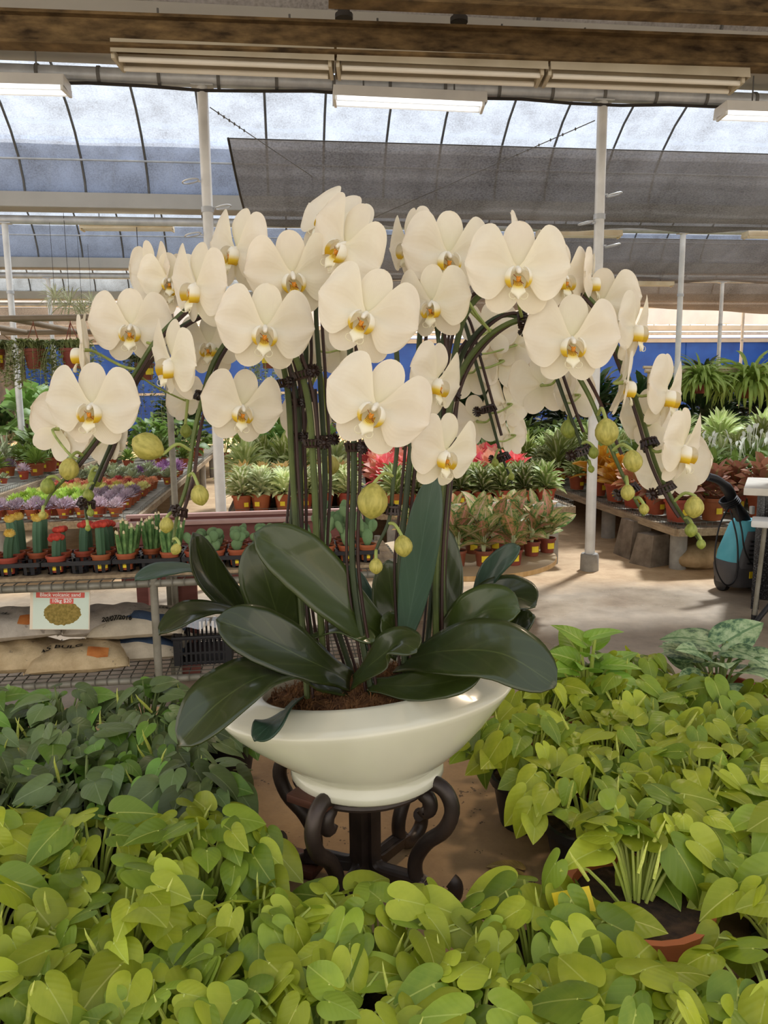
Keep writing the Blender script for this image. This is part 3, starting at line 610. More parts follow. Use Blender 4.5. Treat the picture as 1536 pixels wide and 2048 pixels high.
# ---- ferns hung from a bamboo rail
M_bam = pmat('bamboo', 'c7b08a', 'dcc9a6', 6, 0.6, stretch=(1, 6, 6))
a = at(1290, 742, 14.3); b = at(1790, 748, 15.3); q = thing('bamboo_rail', 'bamboo rail carrying the hanging ferns at right', 'rail', (a.x, a.y, 0))
ob('rail', MB().tube([(0, 0, a.z), (b - a) + V((0, 0, a.z))], 0.035, 10).mesh('rail', M_bam), q)
ob('rail', MB().tube([(0, 0.1, a.z + 0.07), (b - a) + V((0, 0.1, a.z + 0.06))], 0.028, 10).mesh('rail', M_bam), q)
for s in (0.02, 0.62, 0.98):
    d = (b - a) * s; ob('post', MB().tube([(d.x, d.y + 0.05, 0), (d.x, d.y + 0.05, a.z)], 0.035, 10).mesh('post', M_bam), q)
fo = tuft(230, 0.72, 0.06, 0.16, 0.14, 10, 88, 140, 201, 7, lift=0.08, fold=0.15, jit=0.5)
proto('fern', [('pot', pot_mesh(0.13, 0.09, 0.16, M_terra2), None), ('foliage', fo.mesh('foliage', L_fern), 'stuff'),
      ('hanger', MB().tube([(0, 0, 0.1), (0, 0, 0.42)], 0.006, 5).mesh('hanger', M_dark), None)], 'hanging_fern', 'fern')
for (x, Y, s, d) in ((1402, 14.45, 1.05, 'hanging bright green fern beside the second white pole'), (1500, 14.65, 1.3, 'large hanging bright green fern near the right edge')):
    p = at(x, 750, Y); place('fern', (p.x, p.y, a.z - 0.4 * s), x, s, d, 'hanging ferns')
# ---- rack with hanging baskets at left
ra = at(-160, 634, 5.25); rb = at(330, 634, 5.25); rb.z = ra.z = 2.03
q = thing('hanging_rack', 'pipe rack with thin grey post left of the orchid', 'rack', (rb.x, rb.y, 0))
M_brn = pmat('painted_pipe', '6d604f', '8a7c68', 4, 0.5)
ob('post', MB().tube([(0, 0, 0), (0, 0, 2.03)], 0.022, 10).mesh('post', M_zinc), q)
ob('post', MB().tube([(ra.x - rb.x, 0, 0), (ra.x - rb.x, 0, 2.03)], 0.022, 10).mesh('post', M_zinc), q)
ob('pipe', MB().tube([(ra.x - rb.x, 0, 2.03), (0.05, 0, 2.03)], 0.021, 10).mesh('pipe', M_brn), q)
ob('pipe', MB().tube([(ra.x - rb.x, 1.1, 2.03), (-0.2, 1.1, 2.03)], 0.021, 10).mesh('pipe', M_brn), q)
for xx in (ra.x - rb.x + 0.2, -1.02, -0.25): ob('cross_pipe', MB().tube([(xx, 0, 2.03), (xx, 1.1, 2.03)], 0.021, 10).mesh('cross_pipe', M_brn), q)
def basket(key, seed, n=42, L=0.26):
    r2 = random.Random(seed); o = MB()
    for i in range(n):
        a = r2.uniform(0, 6.28); r = 0.075; ln = r2.uniform(0.1, L); p = V((r * math.cos(a), r * math.sin(a), 0.13)); out = V((math.cos(a), math.sin(a), 0)) * r2.uniform(0.01, 0.07)
        pts = [p * 0.7 + V((0, 0, 0.04)), p + out + V((0, 0, 0.045)), p + out * 2 + V((0, 0, -ln * 0.5)), p + out * 2.2 + V((r2.uniform(-.02, .02), 0, -ln))]
        C_ = crom(pts, 12); o.tube(C_, 0.0015, 3, False)
        for c in C_[1:]:
            for s in range(2): blade(o, c, r2.uniform(0, 6.28), R(r2.uniform(-20, 40)), 0.034, 0.022, 0.3, 2, 0.1, ROUND)
    for i in range(90): a = r2.uniform(0, 6.28); r = r2.uniform(0, 0.08); blade(o, (r * math.cos(a), r * math.sin(a), 0.13), a, R(r2.uniform(30, 85)), 0.07, 0.02, 0.6, 3, 0.1, ROUND)
    hg = MB()
    for k in range(3): a = k * 2.094 + 0.4; hg.tube([(0.07 * math.cos(a), 0.07 * math.sin(a), 0.12), (0, 0, 0.3), (0, 0, 0.335)], 0.003, 5)
    proto(key, [('pot', pot_mesh(0.075, 0.055, 0.13, M_terra2), None), ('trailing_leaves', o.mesh('trailing_leaves', M_vine), 'stuff'), ('hanger', hg.mesh('hanger', M_terra2), None), ('price_label', label_mesh(0.0735, 0.04, 0.09, R(-125), R(-70)), None)], 'hanging_basket', 'hanging plant')
basket('bkA', 1); basket('bkB', 2, 34, 0.2)
for x, k, d in ((-18, 'bkA', 'at the left edge'), (66, 'bkA', 'left of the first flower'), (140, 'bkB', 'nearest the orchid')):
    p = at(x, 640, 5.25); place(k, (p.x, rb.y, 2.03 - 0.33), x, 1.0, 'small hanging basket of trailing succulent ' + d, 'hanging baskets on the rack')
basket('bkC', 3, 44, 0.55)
for x, y, Y, d in ((290, 745, 10.58, 'behind the upper left flowers'), (540, 722, 10.8, 'between the centre stems and the left flowers')):
    p = at(x, y, Y); t_ = place('bkC', p - V((0, 0, 0.1)), x, 1.7, 'dark trailing basket hanging ' + d, 'trailing baskets further back')
    ob('cord', MB().tube([(0, 0, 0.33), (0, 0, (3.72 - p.z + 0.1) / 1.7)], 0.003, 5).mesh('cord', M_dark), t_)
o = tuft(60, 0.3, 0.016, 0.0, 0.05, -40, 85, 60, 301, 4)
M_air = leafmat('leaf_air_plant', 'a3a57c', 'd2d2ae', 'e6e6ce', 0.6, 0.3)
proto('air', [('foliage', o.mesh('foliage', M_air), 'stuff'), ('cord', MB().tube([(0, 0, 0), (0, 0, 1.05)], 0.003, 5).mesh('cord', M_dark), None)], 'air_plant', 'hanging plant')
for k, (x, y, s) in enumerate(((110, 596, 0.9), (140, 610, 1.1), (165, 622, 0.9), (183, 604, 0.7))):
    place('air', at(x, y, 10.4 + 0.02 * k), k, s, 'pale air plant hanging above the rack, %s from left' % ORD[k], 'hanging air plants')
# ================================================================== cactus bench with sacks below
CB = thing('cactus_bench', 'pipe and wire bench holding the cactus trays at left', 'bench', S(-1.7, -2.66), TH)
CW, CD = 2.75, 0.62
for z in (0.69, 0.24):
    for a, b in (((0, 0), (CW, 0)), ((0, CD), (CW, CD)), ((0, 0), (0, CD)), ((CW, 0), (CW, CD))):
        ob('pipe', MB().tube([(a[0], a[1], z - 0.018), (b[0], b[1], z - 0.018)], 0.017, 10).mesh('pipe', M_zinc), CB)
    me_w = MB().bar((0, -0.018, 0), (0, CD, 0), 0.004).bar((0, -0.018, 0), (0, -0.02, -0.03), 0.004).mesh('wire', M_wire, False)
    for k in range(int(CW / 0.052)): ob('wire', me_w, CB, loc=(0.03 + 0.052 * k, 0, z + 0.003))
    me_w2 = MB().bar((0, 0, 0), (CW, 0, 0), 0.004).mesh('wire', M_wire, False)
    for k in range(11): ob('wire', me_w2, CB, loc=(0, 0.02 + 0.056 * k, z + 0.007))
for lu in (0.05, 1.61, 2.7):
    for lv in (0.0, CD): ob('leg', MB().tube([(lu, lv, 0), (lu, lv, 0.74)], 0.018, 10).mesh('leg', M_zinc), CB)
for k in range(4): ob('board', MB().box((CW / 2, 0.085 + 0.15 * k, 0.709), (CW - 0.04, 0.142, 0.016), 0.003).mesh('board', M_wood), CB)
ZB = 0.717
M_tray = pmat('tray_black', '1b1b1f', '2a2a2e', 5, 0.4)
def tray_mesh():
    o = MB(); n = 16; p = 0.098; r = 0.0445; H = 0.06
    for i in range(3):
        for j in range(3):
            cx, cy = (i + 0.5) * p, (j + 0.5) * p; ring = []; sq = []
            for k in range(n):
                a = 2 * math.pi * (k + 0.5) / n; c, s = math.cos(a), math.sin(a); ring.append((cx + r * c, cy + r * s, H)); m = p / 2 / max(abs(c), abs(s)); sq.append((cx + m * c, cy + m * s, H))
            low = [(cx + (x - cx) * 0.9, cy + (y - cy) * 0.9, 0.004) for x, y, z in ring]
            o.add(ring + sq, [(k, (k + 1) % n, n + (k + 1) % n, n + k) for k in range(n)])
            for k in range(0, n, 2): o.add([ring[k], ring[(k + 1) % n], low[(k + 1) % n], low[k]], [(0, 1, 2, 3)])
            o.add(low, [tuple(range(n))])
    W = 3 * p
    for a, b in (((0, 0), (W, 0)), ((W, 0), (W, W)), ((W, W), (0, W)), ((0, W), (0, 0))): o.bar((a[0], a[1], H - 0.008), (b[0], b[1], H - 0.008), 0.006, 0.018)
    return o.mesh('tray', M_tray, False)
TM = tray_mesh(); M_cst = leafmat('cactus_stem', '27472f', '3d6140', '56785a', 0.6, 0.0)
M_yc = pmat('cactus_yellow', 'c79b2c', 'f0d374', 40, 0.8, bump=0.6); M_rc = pmat('cactus_red', 'a2261c', 'd8503c', 30, 0.7, bump=0.5)
M_eu = pmat('finger_cactus', '3e6a35', '7fa05e', 30, 0.7, bump=0.3); M_tip = pmat('cream_tip', 'e3cf9c', 'f2e5c0', 10, 0.7)
M_pad = pmat('prickly_pear', '55754a', '88a471', 45, 0.65, bump=0.3, rand=0.12)
def stem3(h, r, lean=0.0):
    o = MB(); n = 12
    prof = [(0, 0.9), (0.1, 1), (0.6, 1.03), (0.93, 1.0), (1.0, 0.6)]; vs_ = []; fs = []
    for t, q in prof:
        for k in range(n): a = 2 * math.pi * k / n; rr = r * q * (0.62 + 0.38 * abs(math.cos(1.5 * a))) ; vs_.append((rr * math.cos(a) + lean * t * t, rr * math.sin(a), t * h))
    for i in range(len(prof) - 1):
        for k in range(n): fs.append((i * n + k, i * n + (k + 1) % n, (i + 1) * n + (k + 1) % n, (i + 1) * n + k))
    o.add(vs_, fs + [tuple(4 * n + k for k in range(n))]); return o
cpot = pot_mesh(0.042, 0.033, 0.075, M_terra); clab = label_mesh(0.0405, 0.012, 0.042, R(-125), R(-62))
def ball(seed, m, r, lumps):
    o = MB(); rs_ = random.Random(seed)
    if lumps:
        for i in range(lumps): a = i * 2.4; q = rs_.uniform(0.35, 0.85) if i else 0; o.ell((q * r * math.cos(a), q * r * math.sin(a), r * rs_.uniform(0.25, 0.6)), (r * 0.55, r * 0.55, r * 0.5), 8, 5)
    else:
        o.ell((0, 0, r * 0.7), (r, r, r * 0.85), 14, 8)
        for i in range(70):
            a = i * 2.4; z = -0.2 + 1.15 * i / 70; q = math.sqrt(max(0, 1 - z * z)); c = V((q * math.cos(a), q * math.sin(a), z)); o.bar(c * r * 0.95 + V((0, 0, r * 0.7)), c * r * 1.18 + V((0, 0, r * 0.7)), 0.0016)
    return o.mesh('crown', m)
YB = [ball(i, M_yc, 0.022, 0) for i in range(2)]; RB = [ball(i, M_rc, 0.03, 9) for i in range(3)]
TU = -1.185
def tray_loc(k): return S(TU + 0.305 * k, -2.62, ZB)
TL = ['the yellow cacti at the left edge', 'yellow cacti', 'red cacti', 'finger cacti', 'prickly pears', 'prickly pears behind the big leaf', 'tall prickly pears', 'tall prickly pears by the stems']
for k in range(7):
    o = ob('plant_tray', TM, loc=tray_loc(k), rotz=TH); tag(o, 'black plastic pot tray under %s, %s tray from left' % (TL[k], ORD[k]), 'tray', 'black cactus trays')
def cell(k, i, j, z=0.004): 
    return S(TU + 0.305 * k + (i + 0.5) * 0.098, -2.62 + (j + 0.5) * 0.098, ZB + z)
def cactus(k, i, j, kind, n, rs):
    w_ = 'in the %s row of the %s tray, %s from left' % (['front', 'middle', 'back'][j], ORD[k], ORD[i])
    if kind in 'yr':
        h = rs.uniform(0.09, 0.16); h = max(0.085, h - (0.02 if j == 0 else 0)); t_ = thing('grafted_cactus', {'y': 'yellow topped', 'r': 'red topped'}[kind] + ' grafted cactus ' + w_, 'cactus', cell(k, i, j, 0.01), TH + rs.uniform(-.6, .6), 'grafted cacti')
        ln = rs.uniform(-0.02, 0.02); ob('stem', stem3(h, 0.022, ln).shift((0, 0, 0.066)).mesh('stem', M_cst), t_)
        ob('crown', YB[n % 2] if kind == 'y' else RB[n % 3], t_, loc=(ln, 0, 0.066 + h - 0.008))
    elif kind == 'f':
        t_ = thing('finger_cactus', 'cream tipped finger cactus ' + w_, 'cactus', cell(k, i, j, 0.01), TH, 'finger cacti')
        for q in range(9):
            a = q * 2.4; r = 0.012 + 0.02 * math.sqrt(q / 9); hh = rs.uniform(0.09, 0.15); b = V((r * math.cos(a), r * math.sin(a), 0.066)); d = V((math.cos(a) * 0.25 * q / 9, math.sin(a) * 0.2 * q / 9, 1)).normalized()
            s_ = ob('stem', MB().tube([b, b + d * hh * 0.5, b + d * hh], [0.008, 0.0085, 0.006], 7).mesh('stem', M_eu), t_)
            ob('tip', MB().ell(b + d * (hh + 0.004), (0.0055, 0.0055, 0.011), 7, 5).mesh('tip', M_tip), s_)
    else:
        t_ = thing('prickly_pear', ('tall ' if kind == 't' else 'low ') + 'prickly pear cactus ' + w_, 'cactus', cell(k, i, j, 0.01), TH, 'prickly pears')
        H = 1.5 if kind == 't' else 1.0
        def pad(c, sx, sz, az, tilt):
            return ob('pad', PADM, t_, mat=M.Translation(c) @ M.Rotation(az, 4, 'Z') @ M.Rotation(tilt, 4, 'Y') @ M.Diagonal((sx, sx * 0.42 + 0.004, sz, 1)))
        az = rs.uniform(-0.7, 0.7); pad(V((0, 0, 0.062)), 0.03, 0.058 * H, az, 0)
        top = 0.062 + 0.055 * H
        for q in range(rs.randint(2, 4)):
            sx = rs.uniform(-0.022, 0.022); pad(V((sx, rs.uniform(-.01, .01), top - 0.008 - abs(sx) * 0.4)), rs.uniform(0.018, 0.027), rs.uniform(0.042, 0.062) * H, az + rs.uniform(-.8, .8), sx * 22)
        if kind == 't': pad(V((rs.uniform(-.01, .01), 0, top + 0.06)), 0.02, 0.06, az, rs.uniform(-.3, .3))
    ob('pot', cpot, t_)
    if j == 0:
        lb = ob('price_label', clab, t_)
        tx = text_mesh('$10.00', 0.011, M_ink); ob('print', tx, lb, mat=M.Translation((-0.0035, -0.0412, 0.028)) @ M.Rotation(R(90), 4, 'X') @ M.Rotation(0, 4, 'Z'))
PADM = MB().ell((0, 0, 1.0), (1, 1, 1), 14, 8).mesh('pad', M_pad)
for v_ in PADM.vertices: v_.co.z = v_.co.z / 2 ; 
for v_ in PADM.vertices: k_ = 0.65 + 0.5 * v_.co.z; v_.co.x *= min(1.05, k_)
rs = random.Random(8); n = 0
LAY = {0: ['yyy', 'yyy', 'yyy'], 1: ['yy.', 'yyy', '.yy'], 2: ['r.r', 'rrr', '.rr'], 3: ['f.f', 'fff', '.f.'], 4: ['ppp', 'ppp', '.pp'], 5: ['p.p', 'ppp', 'ppp'], 6: ['ttt', 'tt.', 'ttt']}
for k, rows_ in LAY.items():
    for j, r_ in enumerate(rows_):
        for i, c_ in enumerate(r_):
            if c_ != '.': cactus(k, i, j, c_, n, rs); n += 1
# ---- maroon trough behind the cacti
M_mar = pmat('maroon_board', '6e3d35', '845048', 3, 0.6, stretch=(1, 1, 6)); M_marl = pmat('pale_maroon_rim', 'b58f86', 'c9a49a', 4, 0.6)
p = at(500, 1044, 4.7); q = thing('maroon_trough', 'maroon wooden trough with pale rim behind the cacti', 'trough', (p.x - 0.05, p.y, 0), TH)
for y in (0, 0.3):
    for k in range(3): ob('plank', MB().box((0, y, p.z - 0.06 - 0.125 * k), (1.45, 0.022, 0.12), 0.003).mesh('plank', M_mar), q)
for x in (-0.73, 0.73): ob('end_board', MB().box((x, 0.15, p.z - 0.185), (0.022, 0.3, 0.37), 0.003).mesh('end_board', M_mar), q)
ob('rim', MB().box((0, -0.005, p.z + 0.01), (1.5, 0.075, 0.022), 0.004).box((0, 0.305, p.z + 0.01), (1.5, 0.05, 0.022), 0.004).mesh('rim', M_marl), q)
for x in (-0.62, 0.62):
    for y in (0.03, 0.27): ob('leg', MB().box((x, y, (p.z - 0.36) / 2), (0.07, 0.07, p.z - 0.36), 0.004).mesh('leg', M_mar), q)
# ---- maroon board post under the bench
p = at(368, 1215, 4.05); q = thing('board_post', 'dark maroon board upright with grey edge below the cactus bench', 'post', (p.x, p.y, 0), TH)
ob('board', MB().box((0.01, 0, 0.33), (0.13, 0.03, 0.66), 0.003).mesh('board', M_mar), q); ob('edge_strip', MB().box((-0.07, 0, 0.33), (0.03, 0.04, 0.66), 0.003).mesh('edge_strip', M_zinc), q)
# ---- sacks
def sackmat(name, c1, c2, band=None):
    t = NT(name); tc = t.n('ShaderNodeTexCoord'); sp = t.n('ShaderNodeSeparateXYZ'); t.l(tc.outputs['Object'], sp.inputs[0])
    nz = t.noise(9, 6, tc.outputs['Object'], 0.7); st = t.noise(30, 4, tc.outputs['Object'])
    col = t.ramp(nz, [(0.3, lin(c1)), (0.7, lin(c2))])
    col = t.mix(t.math('MULTIPLY', t.math('GREATER_THAN', st, 0.67), 0.5), col, lin('5d5248'))
    if band:
        m_ = t.math('LESS_THAN', t.math('ABSOLUTE', t.math('ADD', sp.outputs[1], t.math('MULTIPLY_ADD', t.math('SINE', t.math('MULTIPLY', sp.outputs[0], 9)), 0.02, 0.075))), 0.035)
        col = t.mix(m_, col, lin(band))
    return finish(t, col, 0.8, bump=nz, bstr=0.5, bdist=0.02)
M_sk = sackmat('sack_cream', 'a8906a', 'd3bd96'); M_sk2 = sackmat('sack_grey', '9d9286', 'c9bfb0'); M_sk3 = sackmat('sack_blue_band', 'b3a690', 'd3c6ae', '40526b')
M_patch = pmat('orange_print', 'b5622c', 'd58a4a', 12, 0.7)
def sack(loc, rz, L, W, H, m, label, seed, txt=None, patch=False, wheat=False, tilt=0, ts=0.05, tpos=(0, 0)):
    rs_ = random.Random(seed); t_ = thing('sack', label, 'sack', loc, rz, 'sacks on the lower shelf'); o = MB(); ph = [rs_.uniform(0, 6) for _ in range(6)]
    def hz(x, y):
        a = max(0, 1 - abs(x) ** 3.2) ** 0.5 * max(0, 1 - abs(y) ** 3.0) ** 0.5
        return a * (1 + 0.08 * math.sin(5 * x + ph[0]) * math.cos(4 * y + ph[1]) + 0.05 * math.sin(11 * x + ph[2] + 5 * y))
    def xy(x, y): return x * L / 2 * (1 - 0.06 * (1 - y * y) + 0.03 * math.sin(3 * y + ph[3])), y * W / 2 * (1 - 0.07 * (1 - x * x)) + 0.01 * math.sin(3 * x + ph[4])
    def top(u, q): x = -1 + 2 * u; X, Y = xy(x, q); return V((X, Y, H * (0.3 + 0.7 * hz(x, q))))
    def bot(u, q): x = -1 + 2 * u; X, Y = xy(x, q); return V((X, Y, H * (0.3 - 0.3 * hz(x, q))))
    o.grid(top, 26, 18); n0 = len(o.f); o.grid(bot, 26, 18); o.f[n0:] = [tuple(reversed(f)) for f in o.f[n0:]]
    ob('body', o.mesh('body', m, 'all'), t_)
    seam = [V((*xy(-1, -1 + 2 * k / 8), H * 0.3)) for k in range(9)]
    for sg in (-1, 1): ob('seam', MB().tube([V((*xy(sg, -1 + 2 * k / 8), H * 0.3)) for k in range(9)], 0.006, 5, flat=0.5).mesh('seam', m), t_)
    def onto(me, cx, cy):
        for v_ in me.vertices:
            X, Y = v_.co.x + cx, v_.co.y + cy; v_.co = V((X, Y, H * (0.3 + 0.7 * hz(2 * X / L, 2 * Y / W)) + 0.004))
        return me
    if txt: ob('print', onto(text_mesh(txt, ts, M_ink, 0, 0.0012), *tpos), t_)
    if patch:
        g = MB().grid(lambda u, q: V(((u - 0.5) * 0.09, q * 0.035 * (1 - 0.5 * abs(u - 0.5)), 0)), 8, 5)
        ob('print', onto(g.mesh('print', M_patch), L * 0.2, -W * 0.34), t_)
    if wheat:
        g = MB()
        for k in range(9):
            for s in (-1, 1): g.add([(k * 0.017 - 0.08, 0, 0), (k * 0.017 - 0.072, s * 0.012, 0), (k * 0.017 - 0.06, s * 0.014, 0), (k * 0.017 - 0.068, s * 0.004, 0)], [(0, 1, 2, 3)])
        ob('print', onto(g.mesh('print', M_ink), L * 0.16, W * 0.02), t_)
    return t_
SZ = 0.256
def spt(x, y, z): p = atz(x, y, z); return p
sack(atz(20, 1355, SZ) + V((-0.06, 0.14, 0)), TH + 0.12, 0.46, 0.34, 0.13, M_sk, 'cream sack at the left edge, lower one of the stack', 1)
sack(atz(10, 1355, SZ) + V((-0.05, 0.22, 0.135)), TH + 0.05, 0.52, 0.36, 0.12, M_sk2, 'dirty sack printed AS BUL on top of the left stack', 2, 'AS BUL', True, ts=0.055, tpos=(-0.08, -0.06))
sack(atz(145, 1350, SZ) + V((-0.0, 0.12, 0)), TH + 0.1, 0.44, 0.32, 0.115, M_sk, 'cream sack printed AS BULG with an orange patch, front bottom', 3, 'AS BULG', True, ts=0.05, tpos=(-0.08, -0.05))
sack(atz(165, 1350, SZ) + V((0.03, 0.3, 0.118)), TH + 0.02, 0.42, 0.32, 0.12, M_sk2, 'grey sack leaning behind the price sign, dated along its edge', 4, '20/07/2016', False, ts=0.03, tpos=(0.06, -0.13))
sack(atz(264, 1330, SZ) + V((0.0, 0.17, 0)), TH, 0.44, 0.34, 0.1, M_sk3, 'flat cream sack with a blue band below the wheat printed one', 5)
sack(atz(264, 1330, SZ) + V((0.0, 0.18, 0.105)), TH - 0.03, 0.46, 0.34, 0.115, M_sk3, 'cream sack with blue band and wheat ears, top beside the post', 6, None, False, True)
# ---- sign
p = at(120, 1219, 3.36); q = thing('price_sign', 'price sign reading Black volcanic sand 10kg $20 on the sacks', 'sign', p, R(2)); tl = M.Rotation(R(-10), 4, 'X')
M_card = pmat('sign_card', 'cfe0cf', 'e1ecdc', 2, 0.35); M_redb = pmat('sign_red', 'd8564a', 'df6a5a', 3, 0.5); M_wht = pmat('sign_white', 'f6efe6', 'fbf6ee', 3, 0.5); M_sand = pmat('printed_sand', '7b6a28', 'a48c46', 90, 0.7); M_bord = pmat('sign_border', 'e9d9bf', 'efe2cc', 3, 0.35)
W_, H_ = 0.265, 0.18
sl = M.Rotation(R(1.5), 4, 'Y') @ tl
def sp_ob(nm, me, par, z): return ob(nm, me, par, mat=(sl @ M.Translation((0, z, 0)) if par is q else M.Identity(4)))
cardo = sp_ob('card', MB().box((0, 0, 0), (W_, 0.004, H_), 0.0012).mesh('card', M_bord), q, 0)
ob('picture', MB().box((0.005, -0.0026, -0.004), (W_ - 0.018, 0.001, H_ - 0.014)).mesh('picture', M_card), cardo)
ob('print', MB().box((0.002, -0.0036, 0.065), (0.215, 0.001, 0.024)).mesh('print', M_redb), cardo)
ob('print', MB().box((0.008, -0.0036, 0.038), (0.104, 0.001, 0.024)).mesh('print', M_redb), cardo)
for s_, x, z in (('Black volcanic sand', 0.002, 0.066), ('10kg $20', 0.008, 0.039)):
    ob('print', text_mesh(s_, 0.0235, M_wht, 0.0002, 0.0003), cardo, mat=M.Translation((x, -0.0046, z)) @ M.Rotation(R(90), 4, 'X'))
rs_ = random.Random(4); ns = 60; o = MB()
ring = [(0.012 + 0.083 * math.cos(2 * math.pi * k / ns) * rs_.uniform(0.95, 1.03), -0.0034, -0.016 + 0.055 * math.sin(2 * math.pi * k / ns) * rs_.uniform(0.93, 1.04)) for k in range(ns)]
o.add(ring, [tuple(range(ns))]); ob('print', o.mesh('print', M_sand, False), cardo)
# ---- crate with a clear plastic bag
p = atz(392, 1332, 0.256); q = thing('plastic_crate', 'black slotted plastic crate on the lower shelf beside the sacks', 'crate', (p.x + 0.03, p.y + 0.02, 0.256), TH)
o = MB(); W_, D_, H_ = 0.26, 0.3, 0.14
ob('base', MB().box((0, D_ / 2, 0.008), (W_, D_, 0.016), 0.003).mesh('base', M_black), q)
ob('rim', MB().box((0, 0, H_ - 0.008), (W_ + 0.02, 0.02, 0.016), 0.003).box((0, D_, H_ - 0.008), (W_ + 0.02, 0.02, 0.016), 0.003).box((-W_ / 2, D_ / 2, H_ - 0.008), (0.02, D_, 0.016), 0.003).box((W_ / 2, D_ / 2, H_ - 0.008), (0.02, D_, 0.016), 0.003).mesh('rim', M_black), q)
for y in (0, D_):
    for k in range(12): ob('slat', MB().box((-W_ / 2 + 0.012 + k * (W_ - 0.024) / 11, y, H_ / 2), (0.009 if 0 < k < 11 else 0.03, 0.008, H_)).mesh('slat', M_black, False), q)
for x in (-W_ / 2, W_ / 2): ob('side_panel', MB().box((x, D_ / 2, H_ / 2), (0.008, D_, H_), 0.002).mesh('side_panel', M_black), q)
ob('mid_rail', MB().box((0, -0.002, H_ * 0.42), (W_, 0.006, 0.01)).mesh('mid_rail', M_black), q)
t = NT('clear_plastic'); tr_ = t.n('ShaderNodeBsdfTransparent'); gl = t.n('ShaderNodeBsdfGlossy'); gl.inputs[1].default_value = 0.15; df = t.n('ShaderNodeBsdfDiffuse'); df.inputs[0].default_value = lin('cfc8bb')
tr_.inputs[0].default_value = (0.9, 0.88, 0.85, 1); a1 = t.n('ShaderNodeMixShader'); a1.inputs[0].default_value = 0.45; a2 = t.n('ShaderNodeMixShader'); a2.inputs[0].default_value = 0.45
t.l(gl.outputs[0], a1.inputs[1]); t.l(df.outputs[0], a1.inputs[2]); t.l(tr_.outputs[0], a2.inputs[1]); t.l(a1.outputs[0], a2.inputs[2]); t.l(a2.outputs[0], t.out.inputs[0]); M_clear = t.m
rs_ = random.Random(12); o = MB().grid(lambda u, q_: V(((u - 0.5) * 0.25, 0.15 + q_ * 0.13, 0.03 + 0.075 * (1 - (2 * u - 1) ** 4) * (1 - q_ ** 4) + rs_.uniform(-0.012, 0.012))), 14, 12)
tag(ob('plastic_bag', o.mesh('plastic_bag', M_clear, False), loc=(p.x + 0.03, p.y + 0.02, 0.256 + H_ + 0.002), rotz=TH), 'crumpled clear plastic bag lying in the black crate', 'bag')
# ================================================================== round table with mottled aglaonemas
TX, TY, TZ, TR = 0.5, 5.15, 0.42, 0.66
M_ttop = pmat('table_laminate', 'c99a5e', 'ddb57d', 5, 0.4, stretch=(8, 1, 1)); M_ttop2 = pmat('table_surface', 'bfa684', 'd2bb9a', 3, 0.5)
q = thing('round_table', 'low round wooden table carrying the mottled pink plants', 'table', (TX, TY, 0))
ob('table_top', MB().lathe([(0.001, TZ - 0.035), (TR - 0.01, TZ - 0.035), (TR, TZ - 0.03), (TR, TZ - 0.004), (TR - 0.004, TZ)], 64).mesh('table_top', M_ttop), q)
ob('table_surface', MB().lathe([(TR - 0.004, TZ), (0.001, TZ + 0.0005)], 64).mesh('table_surface', M_ttop2), q)
for k in range(4):
    a = k * math.pi / 2 + 0.6; ob('leg', MB().box((0.42 * math.cos(a), 0.42 * math.sin(a), (TZ - 0.035) / 2), (0.07, 0.07, TZ - 0.035), 0.004).mesh('leg', M_conc), q)
def mottled(name, cs):
    t = NT(name); tc = t.n('ShaderNodeTexCoord'); sp = t.n('ShaderNodeSeparateXYZ'); t.l(tc.outputs['UV'], sp.inputs[0]); ax = t.math('ABSOLUTE', t.math('SUBTRACT', sp.outputs[0], 0.5))
    oi = t.n('ShaderNodeObjectInfo'); vv = t.n('ShaderNodeVectorMath', operation='ADD'); t.l(tc.outputs['UV'], vv.inputs[0]); t.l(oi.outputs['Location'], vv.inputs[1])
    nz = t.noise(7, 5, vv.outputs[0], 0.7); f = t.math('ADD', nz, t.math('MULTIPLY', ax, 0.35))
    col = t.ramp(f, [(0.45, lin(cs[0])), (0.58, lin(cs[1])), (0.68, lin(cs[2]))]); col = t.mix(t.math('LESS_THAN', ax, 0.025), col, lin(cs[3])); col = objrand(t, col, 0.015, 0.2)
    return finish(t, col, 0.4, transl=0.2, spec=0.4)
M_mot = mottled('leaf_mottled_pink', ('d98f78', 'b39a60', '56793a', 'e8a898'))
M_mot2 = mottled('leaf_mottled_pale', ('d8b48e', 'b0b06a', '56803c', 'eccdb8'))
lm = []
for k in range(4):
    o = MB(); blade(o, (0, 0, 0), math.pi / 2, R(0), 1.0, 0.56, R(15 + 12 * k), 7, 0.22, LANCE, 4); lm += [o.mesh('leaf', M_mot), o.mesh('leaf', M_mot2)]
ps_ = MB()
M_pst = pmat('pale_stalk', 'b9c08a', 'd9dcb0', 10, 0.5)
apot = pot_mesh(0.057, 0.044, 0.1, M_terra2); alab = label_mesh(0.0545, 0.03, 0.07, R(-120), R(-66))
rs = random.Random(21)
